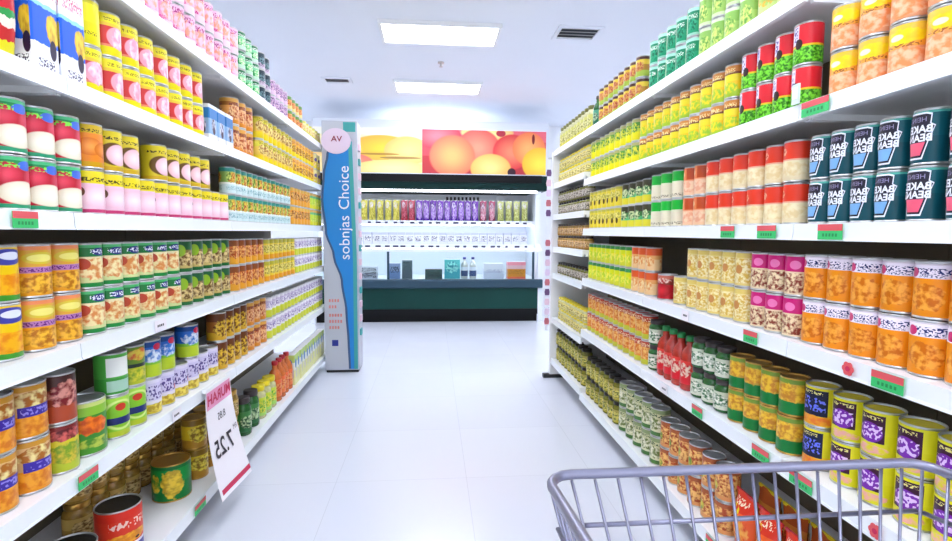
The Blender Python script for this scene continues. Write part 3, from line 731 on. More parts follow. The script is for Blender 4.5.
# ------------------------------------------------------------------ stocking the shelves
SHELF = {}
for i, n in enumerate(('top', 'second', 'third', 'fourth', 'fifth', 'bottom')):
    SHELF['L%d' % (i + 1)] = ('L', LB_[i] + .0415, n)
    SHELF['R%d' % (i + 1)] = ('R', RB_[i] + .0415, n)
for i, n in enumerate(('top', 'second', 'third', 'fourth', 'fifth', 'sixth', 'bottom')):
    SHELF['F%d' % (i + 1)] = ('R', FARB[i] + .0415, n)
count = {}
NEAR = 2.0
GAPY = [b for b in LYB], [b for b in RYB]

def along(row, y):
    # the fronts of the goods stand back from the rails
    if row[0] == 'L': return min(y * 1.055, 4.36)
    if row[0] == 'R': return min(y * 1.045, 3.115)
    return y

def block(row, y0, y1, key, layers=2, rec=.02, pitch=None, jit=.004, only=None, missing=()):
    side, z0, sname = SHELF[row]
    p = P[key]
    s = -1 if side == 'L' else 1
    X = XL if side == 'L' else XR
    far = row.startswith('F')
    y0, y1 = along(row, y0), along(row, y1)
    w = p.w + .0025 if pitch is None else pitch
    n = max(1, int((y1 - y0) / w + .12))
    if y1 - y0 < p.w * .6: return
    step = max((y1 - y0) / n, p.w + .001)
    y0 = (y0 + y1) / 2 - n * step / 2
    for i in range(n):
        y = y0 + step * (i + .5)
        for l in range(layers):
            if (i, l) in missing: continue
            x = X + s * (rec + p.D / 2 + random.uniform(0, jit))
            if key in ('tinred', 'tingreen'): x = X + s * (rec + p.D / 2)
            z = z0 + .0006 + l * (p.h + .0015)
            rot = math.radians(p.rot + random.uniform(-9, 9)) if p.parts[0][0] not in ('carton_body', 'bag_body') else math.radians(random.uniform(-1.5, 1.5))
            if p.parts[0][0] == 'bag_body': rot = math.radians(random.uniform(-2, 2))
            rz = (-rot if side == 'L' else PI + rot)
            c = count[(row, key, l)] = count.get((row, key, l), 0) + 1
            lay = '' if layers == 1 else (', lower layer', ', upper layer')[l] if layers == 2 else (', lowest layer', ', middle layer', ', uppermost layer')[l]
            where = ('left' if side == 'L' else 'right') + (' far bay' if far else '') + f' {sname} shelf'
            label = f'{p.desc}, {ordinal(c)} from near end{lay}, {where}'
            p.place(x, y, z, rz, label, f'{p.desc}s on {where}', y < NEAR)

# left, top shelf
block('L1', 1.37, 2.46, 'pinkA'); block('L1', 2.47, 2.74, 'greenA', 3); block('L1', 2.75, 2.92, 'navyA', 3); block('L1', 2.93, 3.24, 'lilacA', 2); block('L1', 3.26, 3.6, 'mixA', 2); block('L1', 3.61, 4.36, 'paleyA', 1)
# left, second shelf
block('L2', 1.105, 1.21, 'redbag', 1); block('L2', 1.213, 1.393, 'bluebox', 1)
block('L2', 1.4, 1.487, 'yellowplain', 2, missing={(0, 0)}); block('L2', 1.4, 1.487, 'yellowpink', 1); block('L2', 1.49, 2.09, 'yellowpink', 2)
block('L2', 2.1, 2.35, 'bluew', 1); block('L2', 2.37, 2.63, 'brownB', 2); block('L2', 2.71, 3.33, 'yelB', 2); block('L2', 3.34, 3.9, 'amberB', 2); block('L2', 3.92, 4.36, 'creamB', 2)
# left, third shelf
block('L3', 1.045, 1.385, 'apple', 2); block('L3', 1.39, 1.472, 'amberC', 2, missing={(0, 0)})
block('L3', 1.39, 2.3, 'pinkC', 1)
def upper(row, y0, y1, key, base_h, n, miss=()):
    side, z0, sname = SHELF[row]; p = P[key]; y0, y1 = along(row, y0), along(row, y1)
    s = -1 if side == 'L' else 1; X = XL if side == 'L' else XR
    for i in range(n):
        if i in miss: continue
        y = y0 + (y1 - y0) * (i + .5) / n
        c = count[(row, key, 9)] = count.get((row, key, 9), 0) + 1
        where = ('left' if side == 'L' else 'right') + f' {sname} shelf'
        rot = math.radians(p.rot + random.uniform(-8, 8))
        p.place(X + s * (.02 + p.D / 2), y, z0 + .0006 + base_h + .0015, -rot if side == 'L' else PI + rot, f'{p.desc}, {ordinal(c)} from near end, upper layer, {where}', f'{p.desc}s stacked on {where}', y < NEAR)
upper('L3', 1.475, 2.12, 'yelC', .122, 8, miss=(2,))
block('L3', 2.31, 3.26, 'tealC', 2); block('L3', 3.28, 3.77, 'orangeC', 2); block('L3', 3.79, 4.36, 'limeC', 2)
# left, fourth shelf
block('L4', 1.0, 1.175, 'mangoD', 2); block('L4', 1.18, 1.365, 'peachD', 2); block('L4', 1.37, 1.86, 'cocktailD', 2); block('L4', 1.87, 2.3, 'oliveD', 2)
block('L4', 2.32, 2.74, 'orangeD', 2); block('L4', 2.76, 3.33, 'yelD', 2); block('L4', 3.35, 4.36, 'whiteD', 2)
# left, fifth shelf
block('L5', .96, 1.235, 'peachE', 2); block('L5', 1.24, 1.325, 'limeE', 1); block('L5', 1.24, 1.325, 'darkE', 2, missing={(0, 0)})
block('L5', 1.33, 1.445, 'greenbig', 1); block('L5', 1.45, 1.625, 'limeBlue', 1); block('L5', 1.63, 2.15, 'lavE', 1)
upper('L5', 1.45, 1.537, 'labelcan', .126, 1); upper('L5', 1.538, 1.625, 'goldlime', .126, 1); upper('L5', 1.63, 1.98, 'blueE', .122, 4, miss=(2,))
block('L5', 2.16, 2.48, 'brownE', 2); block('L5', 2.49, 2.76, 'brownB', 2); block('L5', 2.78, 4.36, 'whiteD', 2)
# left, bottom shelf
block('L6', 1.1, 1.24, 'tinred', 1, .05); block('L6', 1.3, 1.44, 'tinred', 1, .05); block('L6', 1.51, 1.65, 'tinred', 1, .05)
block('L6', 1.83, 1.97, 'tingreen', 1, .05); block('L6', 1.6, 2.3, 'goldjar', 2, .24); block('L6', 2.0, 2.3, 'goldF', 2, .05)
block('L6', 2.31, 2.4, 'goldjar', 2, .04); block('L6', 2.41, 2.63, 'greenjar', 1); block('L6', 2.64, 2.9, 'limejar', 1); block('L6', 2.92, 3.22, 'orangebottle', 1); block('L6', 3.24, 4.36, 'whitepack', 1)

# right, top shelf (runs to the far end)
block('R1', 1.3, 1.46, 'orangegreenR', 2); block('R1', 1.47, 1.79, 'lightgreenR', 2); block('R1', 1.8, 2.2, 'tealR', 2); block('R1', 2.27, 2.86, 'brownR', 2); block('R1', 2.88, 3.08, 'darkgreenR', 1)
block('F1', 3.14, 3.9, 'yellowjarR', 1)
# right, second shelf
block('R2', .78, 1.175, 'apricotR', 2); block('R2', 1.225, 1.525, 'peaR', 2); block('R2', 1.54, 2.28, 'yelgR', 2); block('R2', 2.3, 3.08, 'limeyR', 2)
# right, third shelf
block('R3', .72, .955, 'heinzred', 2, pitch=.0685); block('R3', .957, 1.215, 'heinzblue', 2, pitch=.0685); block('R3', 1.24, 1.7, 'redbeige', 2); block('R3', 1.71, 1.86, 'orangebeige', 2); block('R3', 1.87, 2.14, 'greenbeige', 2); block('R3', 2.15, 2.48, 'darkthree', 2); block('R3', 2.5, 3.08, 'yelthree', 2)
# right, fourth shelf
block('R4', .71, 1.215, 'orange4', 2, pitch=.0765); block('R4', 1.22, 1.43, 'magenta4', 2); block('R4', 1.44, 1.81, 'cream4', 2); block('R4', 1.82, 1.92, 'cream4', 1); block('R4', 1.94, 2.08, 'straw4', 1); block('R4', 2.1, 2.33, 'redtop4', 2); block('R4', 2.34, 3.08, 'yellowlime4', 2)
# right, fifth shelf
block('R5', .7, 1.12, 'yelpurple5', 2, rec=.03); block('R5', 1.125, 1.21, 'yelblue5', 2, rec=.03); block('R5', 1.215, 1.52, 'greenfood5', 2); block('R5', 1.525, 1.75, 'greenwhite5', 2); block('R5', 1.76, 2.03, 'redtall5', 1); block('R5', 2.04, 2.11, 'greenwhite5', 2); block('R5', 2.12, 3.08, 'redR5', 2)
# right, bottom shelf
block('R6', .92, 1.48, 'redpouch6', 1, .02); block('R6', .92, 1.48, 'brownpouch6', 1, .1); block('R6', 1.49, 1.66, 'orangeprint6', 2); block('R6', 1.67, 1.98, 'orangeprint6', 2); block('R6', 1.99, 2.44, 'beigecan6', 2); block('R6', 2.45, 3.08, 'olivejar6', 2)
# right far bay
block('F2', 3.15, 3.9, 'yellowjar7', 2); block('F3', 3.15, 3.9, 'greyjar7', 2); block('F4', 3.15, 3.9, 'browncan7', 2); block('F5', 3.15, 3.9, 'greyjar7', 1); block('F6', 3.15, 3.85, 'yellowjar7', 2); block('F7', 3.15, 3.9, 'olivejar6', 2)

# ------------------------------------------------------------------ price tags on the rails
def price_tag(side, y, zr, w, label, kind='rg', hgt=.036):
    s = -1 if side == 'L' else 1
    X = (XL if side == 'L' else XR) - s * .0095
    t = empty('shelf_price_tag', (X, y, zr + .003)); tag(t, label, 'price tag', 'price tags on shelf rails')
    def bx(mb, y0, y1, z0, z1, d0=0, d1=.001):
        xs = sorted((-s * d0, -s * d1)); return mb.box((xs[0], y0, z0), (xs[1], y1, z1))
    if kind == 'rg':
        bx(MB(), -w/2, w/2, 0, hgt).obj('card', M['tag_g'], t)
        bx(MB(), -w/2, w/2, hgt * .58, hgt, .0012, .0016).obj('red_band', M['tag_r'], t)
        k = MB()
        for i in range(5):
            yy = -w * .3 + i * w * .13
            bx(k, yy, yy + w * .07, hgt * .2, hgt * .4, .0012, .0015)
        k.obj('price_figures', M['lidgreen'], t)
    elif kind == 'flower':
        m = MB()
        for i in range(6):
            a = i * PI / 3
            c = (math.cos(a) * .009, .019 + math.sin(a) * .009)
            poly = [(c[0] + .0075 * math.cos(q * PI / 5), c[1] + .0075 * math.sin(q * PI / 5)) for q in range(10)]
            xs = sorted((0, -s * .001)); m.prism(poly, xs[0] - i * 1e-5, xs[1] + i * 1e-5, 'x')
        m.obj('petals', M['tag_r'], t)
        m = MB().prism([(.006 * math.cos(q * PI / 6), .019 + .006 * math.sin(q * PI / 6)) for q in range(12)], min(-s * .0012, -s * .002), max(-s * .0012, -s * .002), 'x')
        m.obj('centre', M['pinkred'], t)
    elif kind == 'pale':
        bx(MB(), -w/2, w/2, 0, hgt).obj('card', M['paper'], t)
        k = MB()
        for i in range(4):
            yy = -w * .3 + i * w * .15
            bx(k, yy, yy + w * .1, hgt * .4, hgt * .6, .0012, .0015)
        k.obj('price_figures', M['ink'], t)
M['lidgreen'] = plain('tag_ink_green', '#1e8a48', .5)
price_tag('L', 1.19, LB_[2], .07, 'red and green price tag under the red apple cans')
price_tag('L', 1.345, LB_[4], .075, 'red and green price tag under the lime yellow can on the fifth shelf at left')
price_tag('L', 1.95, LB_[5], .09, 'red and green price tag on bottom rail beside the wide green tin')
price_tag('L', 1.8, LB_[4], .06, 'small pale price tag on the rail under the lavender cans', 'pale')
price_tag('L', 1.72, LB_[3], .07, 'small pale price tag on the rail under the green fruit cocktail cans', 'pale')
price_tag('R', 1.2, RB_[1], .09, 'red and green price tag at the rail joint between apricot cans and pea cans')
price_tag('R', 1.13, RB_[2], .075, 'red and green price tag on the rail under the blue patch bean cans')
price_tag('R', 1.36, RB_[2], .08, 'red and green price tag under the red topped beige cans, nearer one')
price_tag('R', 1.55, RB_[2], .075, 'red and green price tag under the red topped beige cans, farther one')
price_tag('R', .955, RB_[3], .075, 'large red and green price tag under the orange cans with white band')
price_tag('R', 1.055, RB_[3], .03, 'small red flower shaped shelf tag under the orange cans', 'flower')
price_tag('R', 1.41, RB_[3], .065, 'red and green price tag under the magenta banded cans')
price_tag('R', 1.69, RB_[4], .07, 'red and green price tag under the green jars with white labels')
price_tag('R', 1.34, RB_[4], .075, 'red and green price tag under the green cans with food picture')
price_tag('R', 1.18, RB_[4], .08, 'red and green price tag under the yellow can with blue label')
price_tag('R', .96, RB_[4], .03, 'small red flower shaped shelf tag under the purple labelled cans', 'flower')
price_tag('R', 1.56, RB_[5], .08, 'red and green price tag on bottom rail below the orange printed cans')
price_tag('R', 1.95, RB_[4], .06, 'small pale price tag on the rail under the tall red bottles', 'pale')
price_tag('R', 1.8, RB_[3], .05, 'small pale price tag on the rail under the cream floral cans', 'pale')

# ------------------------------------------------------------------ hanging price sign on the left
def price_sign():
    t = empty('price_sign', (XL + .014, 2.105, .535)); tag(t, 'white hanging price sign with pink heading and red stripe, on the left shelves', 'price sign')
    W, H = .235, .415
    def pt(u, v, off=0.):           # u along the aisle, v downwards; the foot flares into the aisle
        x = .012 + .075 * (v / H) ** 1.7 + .012 * math.sin(u * 9) * (v / H) + off
        return (x, u * (1 + .1 * v / H) - .025 * (v / H), -v)
    def sheet(u0, u1, v0, v1, off, nu=8, nv=10, thick=.0008):
        m = MB()
        for o in (off, off - thick):
            n = len(m.v)
            for j in range(nv + 1):
                for i in range(nu + 1):
                    m.v.append(pt(u0 + (u1 - u0) * i / nu, v0 + (v1 - v0) * j / nv, o))
            for j in range(nv):
                for i in range(nu):
                    q = n + j * (nu + 1) + i
                    m.face((q, q + 1, q + nu + 2, q + nu + 1), 0, None, True)
        return m
    sheet(-W/2, W/2, 0, H, 0).obj('paper_sheet', M['paper'], t)
    sheet(-W/2 + .008, W/2 - .008, .008, .075, .001, thick=.0006).obj('heading_band', M['pink'], t)
    sheet(-W/2 + .015, W/2 - .002, H - .035, H - .016, .001, thick=.0006).obj('red_stripe', M['pinkred'], t)
    def fn(u0, v0): return lambda x, y: pt(u0 + x, v0 - y, .0022)
    a = MB(); add_text(a, 'MURAH', .055, fn(0, .042), 0, True, 1.12, .0014); a.obj('heading_lettering', M['pinkred'], t)
    a = MB(); add_text(a, '8.85', .04, fn(0, .125), 0, True); a.obj('small_price_lettering', M['ink'], t)
    a = MB(); add_text(a, '7.25', .095, fn(-.02, .24), 0, True, .9, .0015); a.obj('price_lettering', M['ink'], t)
    a = MB(); add_text(a, 'RM', .03, fn(.088, .205), 0, True, .8); a.obj('currency_lettering', M['ink'], t)
    c = MB().box((-.004, -W/2 + .01, -.008), (.0105, W/2 - .01, .006)); c.obj('clip', M['rail'], t)
price_sign()
# clear tag holder at the joint of the second right rail
h = empty('shelf_tag_holder', (XR - .012, 1.265, RB_[1] + RAIL + .0005)); tag(h, 'small clear plastic tag holder standing on second rail by the pea cans', 'tag holder')
MB().box((-.003, -.012, 0), (.002, .012, .05)).obj('holder_plate', plain('pale_plastic', '#d6ece8', .2), h)
MB().box((-.0045, -.009, .012), (-.0031, .009, .042)).obj('insert', M['paper'], h)

# ------------------------------------------------------------------ promotional end panel (left)
def end_panel():
    x0, x1, y0, zt = -.868, -.592, 4.19, 2.02
    t = empty('promotional_panel', (0, y0, 0)); tag(t, 'tall silver promotional panel with blue wave at the end of the left shelves', 'display panel')
    MB().box((x0, 0, .02), (x1, .2, zt)).obj('board', M['panel_grey'], t, bevel=.004)
    MB().box((x0 + .01, .005, 0), (x1 - .01, .19, .0195)).obj('plinth', M['dark'], t)
    # wave: left border sways, right border is the edge of the board
    pts = []
    def xb(z):
        ks = [(.03, -.66), (.25, -.668), (.5, -.682), (.75, -.715), (.95, -.775), (1.15, -.835), (1.4, -.86), (1.6, -.845), (1.75, -.815), (1.86, -.78)]
        for (za, a), (zb, b) in zip(ks, ks[1:]):
            if za <= z <= zb:
                k = (z - za) / (zb - za); k = k * k * (3 - 2 * k); return a + (b - a) * k
        return ks[-1][1]
    zs = [.03 + i * (1.83 / 40) for i in range(41)]
    left = [(xb(z), z) for z in zs]; right = [(x1 - .012 - .05 * max(0, (z - .9)) ** 1.2 * .6, z) for z in zs]
    MB().prism(left + right[::-1], -.008, -.0005, 'y').obj('blue_wave', M['blue'], t)
    pale = [(xb(z) - .018, z) for z in zs]
    MB().prism(pale + left[::-1], -.005, -.0005, 'y').obj('wave_edge', M['navy_pale'], t)
    tl = [(max(xb(z), right[i][0] - .03) , z) for i, z in enumerate(zs)]
    MB().prism(tl + right[::-1], -.0095, -.0082, 'y').obj('teal_edge', M['teal'], t)
    # round badge, corner sticker
    MB().prism([(-.755 + .115 * math.cos(a * PI / 20), 1.86 + .1 * math.sin(a * PI / 20)) for a in range(40)], -.014, -.0097, 'y').obj('round_badge', M['lav'], t)
    b = MB(); add_text(b, 'VA', .06, lambda x, y: (-.75 + x, -.0152, 1.875 + y), 0, True, 1.1, .001); b.obj('badge_lettering', M['pinkred_dark'], t)
    MB().box((-.7, -.004, 1.935), (-.605, -.0005, 2.01)).obj('corner_sticker', M['teal'], t)
    for word, zc in (('sobnjas', 1.1), ('Choice', 1.495)):
        a = MB(); add_text(a, word, .118, lambda x, y: (-.695 - y, -.0105, zc + x), 0, False, 1.02, 0); a.obj('word_lettering', M['key_white'], t)
    l = MB()
    for i, (z, n) in enumerate(((.58, 4), (.53, 3), (.46, 5), (.41, 5), (.36, 4))):
        for k in range(n):
            l.box((-.83 + k * .022, -.002, z), (-.83 + k * .022 + .014, -.0006, z + .024))
    l.obj('small_lettering', M['sal'], t)
    MB().box((-.81, -.003, .22), (-.76, -.0006, .27)).obj('logo_square', M['navy'], t)
    # edge strip with clips on the side towards the aisle
    for i in range(14):
        z = .3 + i * .115
        MB().box((x1 + .0005, .03, z), (x1 + .014, .11, z + .05)).obj('edge_clip', M['pink_pale'] if i % 3 else M['teal'], t)
M['navy_pale'] = plain('wave_dark_edge', '#3c5c88', .4); M['pinkred_dark'] = plain('badge_red', '#8a2444', .4); M['pink_pale'] = plain('clip_pink', '#e8c8d8', .4)
end_panel()

# ------------------------------------------------------------------ right end frame with hanging strip
def end_frame():
    t = empty('gondola_end_frame', (XR, 3.955, 0)); tag(t, 'white upright end frame closing the far end of the right shelves', 'end frame')
    MB().box((-.012, -.03, .03), (.5, .012, 1.77)).obj('side_panel', M['white'], t)
    MB().box((-.06, -.028, .0), (.5, .02, .0295)).obj('foot', M['dark'], t)
end_frame()
def clip_strip():
    t = empty('clip_strip', (XR - .03, 3.99, 1.72)); tag(t, 'hanging strip of small purple and pink packets at the far end of the right shelves', 'clip strip')
    MB().box((-.012, -.002, -1.35), (.012, .002, .0)).obj('strip', M['key_white'], t)
    for i in range(16):
        if i in (5, 6): continue
        z = -.08 - i * .078
        m = MB().prism([(-.016, z - .05), (.016, z - .05), (.02, z - .025), (.014, z), (-.014, z), (-.02, z - .025)], -.012, -.0022, 'y')
        m.obj('packet', [M['packet_purple'], M['pink_pale'], M['lav'], M['packet_red']][i % 4], t)
    MB().box((-.008, -.018, .0005), (.04, .002, .012)).obj('hook', M['steel'], t)
M['packet_purple'] = plain('packet_purple', '#6a4a78', .4); M['packet_red'] = plain('packet_red', '#c8707c', .4)
clip_strip()

# ------------------------------------------------------------------ open chiller at the back
def chiller():
    x0, x1 = -1.45, 1.36
    yf = 6.46
    t = empty('open_chiller', (0, yf, 0)); tag(t, 'open multi deck chiller with dark green front at the end of the aisle', 'refrigerated cabinet')
    MB().box((x0, .92, .1), (x1, 1.0, 1.86)).obj('back_wall', M['chill_white'], t)
    for xa in (x0 - .06, x1 + .0005):
        m = MB().prism([(.02, 0), (1.0, 0), (1.0, 1.86), (.3, 1.86), (.02, 1.86), (.25, 1.6), (.25, 1.0), (.06, .92)], xa, xa + .0595, 'x')
        m.obj('side_panel', M['chill_white'], t)
    MB().box((x0, .03, .1), (x1, .05, .45)).obj('front_panel', M['green_panel'], t)
    MB().box((x0, .08, .0), (x1, .9, .095)).obj('plinth', M['black'], t)
    MB().box((x0, .022, .1), (x1, .0295, .17)).obj('kick_strip', M['black'], t)
    bm = MB().prism([(-.03, .455), (-.012, .44), (.06, .44), (.06, .55), (-.012, .55), (-.03, .535)], x0, x1 + .05, 'x'); bm.obj('bumper_rail', M['bumper'], t)
    MB().box((x0, .0605, .5), (x1, .915, .545)).obj('deck', M['chill_white'], t)
    g = MB().box((x0 + .01, .03, .5505), (x1 - .05, .036, .90)); gl = g.obj('glass_front', M['glass'], t)
    for xx in (-.565, 1.28):
        MB().box((xx, .022, .5505), (xx + .03, .029, .92)).obj('glass_post', M['bumper'], t)
    MB().box((x0, .02, .901), (x1, .05, .925)).obj('glass_top_rail', M['key_white'], t)
    for z, d in ((.955, .3), (1.265, .36)):
        s = MB().box((x0, d, z), (x1, .915, z + .025)).obj('shelf', M['chill_white'], t)
        MB().box((x0, d - .012, z - .02), (x1, d - .0005, z + .035)).obj('price_rail', M['rail'], s)
        tx = MB()
        for i in range(22):
            xx = x0 + .25 + i * .115 + random.uniform(-.02, .02)
            tx.box((xx, d - .0135, z - .008), (xx + random.uniform(.03, .07), d - .0122, z + .018))
        tx.obj('price_lettering', M['rail_print'], s)
    MB().prism([(.02, 1.68), (.92, 1.68), (.92, 1.86), (.0, 1.86), (-.01, 1.78), (.0, 1.7)], x0, x1 + .1, 'x').obj('canopy', M['green_dark'], t)
    MB().box((x0, -.02, 1.77), (x1 + .02, -.0105, 1.862)).obj('canopy_trim', M['black'], t)
    MB().box((x0 + .02, .06, 1.655), (x1 - .02, .1, 1.679)).obj('light_tube', M['tube'], t)
    MB().box((x0 + .02, .32, .928), (x1 - .02, .35, .9535)).obj('light_tube', M['tube'], t)
    MB().box((x0 + .02, .4, 1.24), (x1 - .02, .43, 1.2645)).obj('light_tube', M['tube'], t)
    # header box that carries the posters
    MB().box((x0, .052, 1.863), (x1 + .12, .9, 2.53)).obj('header_box', M['chill_white'], t)
    hd = MB()
    for i in range(9):
        xx = .2 + i * .055; hd.box((xx, .919, 1.6), (xx + .03, .9195, 1.65))
    hd.obj('wall_lettering', M['ink'], t)
M['rail_print'] = plain('rail_print', '#4a4662', .5)
chiller()

def poster(x0, x1, mat, label):
    t = empty('fruit_poster', ((x0 + x1) / 2, 6.501, 1.87)); tag(t, label, 'poster', 'posters above the chiller')
    w = (x1 - x0) / 2
    m = MB(); m.v += [(-w, -.009, .01), (w, -.009, .01), (w, -.009, .55), (-w, -.009, .55)]
    m.face((0, 1, 2, 3), 0, [(0, 0), (1, 0), (1, 1), (0, 1)])
    m.obj('printed_sheet', mat, t)
    MB().box((-w, -.0085, .0), (w, .0095, .56)).obj('backing_board', M['key_white'], t)
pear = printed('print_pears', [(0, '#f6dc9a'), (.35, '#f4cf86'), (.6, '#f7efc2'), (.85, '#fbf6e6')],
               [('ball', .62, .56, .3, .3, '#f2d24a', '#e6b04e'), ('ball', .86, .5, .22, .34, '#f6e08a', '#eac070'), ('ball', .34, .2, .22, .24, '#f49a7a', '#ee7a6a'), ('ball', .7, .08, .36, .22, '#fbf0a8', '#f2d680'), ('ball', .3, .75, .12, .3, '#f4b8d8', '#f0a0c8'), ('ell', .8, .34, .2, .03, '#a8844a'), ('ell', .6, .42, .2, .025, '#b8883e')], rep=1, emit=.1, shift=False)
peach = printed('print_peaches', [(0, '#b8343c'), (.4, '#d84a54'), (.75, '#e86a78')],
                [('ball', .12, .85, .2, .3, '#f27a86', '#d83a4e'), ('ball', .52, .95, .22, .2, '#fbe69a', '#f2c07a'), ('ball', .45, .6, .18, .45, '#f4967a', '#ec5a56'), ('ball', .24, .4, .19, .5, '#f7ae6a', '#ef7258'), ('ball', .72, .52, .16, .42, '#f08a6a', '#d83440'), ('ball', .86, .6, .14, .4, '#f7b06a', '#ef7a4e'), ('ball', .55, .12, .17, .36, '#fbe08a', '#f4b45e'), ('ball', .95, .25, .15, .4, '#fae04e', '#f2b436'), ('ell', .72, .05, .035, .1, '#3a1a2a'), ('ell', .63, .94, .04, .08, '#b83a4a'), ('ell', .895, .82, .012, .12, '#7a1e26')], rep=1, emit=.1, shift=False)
poster(-1.45, -.125, pear, 'poster of yellow pears above the chiller, beside the blue wave panel')
poster(-.122, 1.44, peach, 'poster of red and orange peaches above the chiller')

# goods in the chiller
def chill(key, name, desc, cat, D, h, w, mat, shape, xs, y, z, lidm=None, lab='{d}, {o} from left {w}', where=''):
    p = Prod(name, desc, cat, D, h, mat, lid=lidm or lidW, shape=shape, w=w)
    for i, x in enumerate(xs):
        if shape in ('pouch', 'box'): rz = -PI / 2 + random.uniform(-.06, .06)
        else: rz = -PI / 2 + random.uniform(-.2, .2)
        o = p.place(x, y, z, rz, lab.format(d=desc, o=ordinal(i + 1), w=where), desc + 's ' + where, False)
def bagmat(k, a, b, c): return printed('print_' + k, [(0, a), (.5, b)], [('food', .5, .45, .5, .4, b, c, 7), ('food', .4, .75, .3, .16, '#efe6f4', a, 6)], rep=1, rough=.25, wob=.2)
sh2 = 1.2905
runs = [('bagy', 'yellow snack bag', bagmat('bagy', '#d8d06a', '#e8e070', '#a89a2a'), -1.15, -.42), ('bagr', 'crimson snack bag', bagmat('bagr', '#b03a4a', '#d87080', '#8a1e34'), -.415, -.22),
        ('bagp', 'violet snack bag', bagmat('bagp', '#5a2aa0', '#8a5ac0', '#d0b8e8'), -.215, .62), ('bagd', 'maroon snack bag', bagmat('bagd', '#8a2a4a', '#c86a86', '#e8c8d0'), .625, .86), ('bagl', 'pale lime snack bag', bagmat('bagl', '#b8c06a', '#dfe49a', '#8a8a3a'), .865, 1.3)]
for k, d, mt, a, b in runs:
    n = int((b - a) / .092)
    chill(k, 'snack_bag', d, 'snack bag', .075, .28, .089, mt, 'pouch', [a + (i + .5) * (b - a) / n for i in range(n)], 6.46 + .42, sh2, where='on the chiller upper shelf')
tub = printed('print_tub', [(0, '#dfe3ee'), (.3, '#eef0f6'), (.8, '#c8cede')], [('txt', .5, .5, .4, .22, '#3c3c60', 10, 9)], rep=1)
chill('tub', 'dairy_carton', 'white dairy carton with dark lettering', 'carton', .07, .16, .1, tub, 'box', [-1.05 + i * .108 for i in range(22)], 6.46 + .36, .9815, where='on chiller middle shelf')
dk = .5455
def one(name, desc, cat, shape, D, h, w, mat, x, y, lidm=None):
    p = Prod(name, desc, cat, D, h, mat, lid=lidm or lidW, shape=shape, w=w)
    p.place(x, y, dk, -PI / 2, desc, 'packs behind the chiller glass', False)
yy = 6.46 + .2
one('food_carton', 'blue and grey carton behind the glass beside the dark post', 'carton', 'box', .1, .2, .14, pr('cba', [(0, '#6a86b8'), (.5, '#8a9ac0')], [('txt', .5, .6, .4, .2, '#3a4a5a', 9, 9)], rep=1), -.48, yy)
one('food_carton', 'dark grey carton with rounded top behind the chiller glass', 'carton', 'box', .1, .24, .13, pr('cbb', [(0, '#4a5a66'), (.5, '#5a7078')], [('txt', .5, .7, .4, .2, '#1e2a34', 9, 9)], rep=1), -.32, yy)
one('food_tray', 'low dark tray behind the middle of the chiller glass', 'tray', 'box', .14, .12, .22, pr('cbc', [(0, '#2a4a50'), (.5, '#3a5a5a')], [('txt', .5, .5, .4, .3, '#16282c', 9, 9)], rep=1), .02, yy, lidBk)
one('food_carton', 'turquoise carton behind the chiller glass', 'carton', 'box', .1, .25, .2, pr('cbd', [(0, '#3aa0b0'), (.5, '#5ac0c0')], [('food', .5, .6, .4, .3, '#8fe0dc', '#2a8a98', 5)], rep=1), .26, yy)
one('milk_bottle', 'white and navy bottle, left one of a pair behind the chiller glass', 'bottle', 'bottle', .09, .28, .09, pr('cbe', [(0, '#3a4a78'), (.6, '#dfe4f0')], [], rep=1), .42, yy, M['navy'])
one('milk_bottle', 'white and navy bottle, right one of a pair behind the chiller glass', 'bottle', 'bottle', .09, .28, .09, pr('cbf', [(0, '#3a4a78'), (.6, '#dfe4f0')], [], rep=1), .53, yy, M['navy'])
one('food_carton', 'orange carton with pink top behind the chiller glass, far right', 'carton', 'box', .12, .22, .24, pr('cbg', [(0, '#e86a4a'), (.12, '#d88a1e'), (.58, '#e0b0b8'), (.8, '#e88a9a')], [('txt', .5, .4, .4, .12, '#b8741a', 9, 9)], rep=1), 1.1, yy)
one('food_carton', 'white carton with dark speckled print behind the glass near the wave panel', 'carton', 'box', .12, .16, .2, pr('cbh', [(0, '#b8bcd0'), (.5, '#dfe2ee')], [('txt', .5, .5, .45, .4, '#2a2a3a', 8, 8)], rep=1), -.8, yy)
one('food_carton', 'pale lilac carton behind the chiller glass, left of the orange one', 'carton', 'box', .12, .2, .26, pr('cbi', [(0, '#d0d4e8'), (.5, '#e6e6f2')], [('txt', .5, .5, .4, .1, '#a8a8c8', 9, 9)], rep=1), .8, yy)

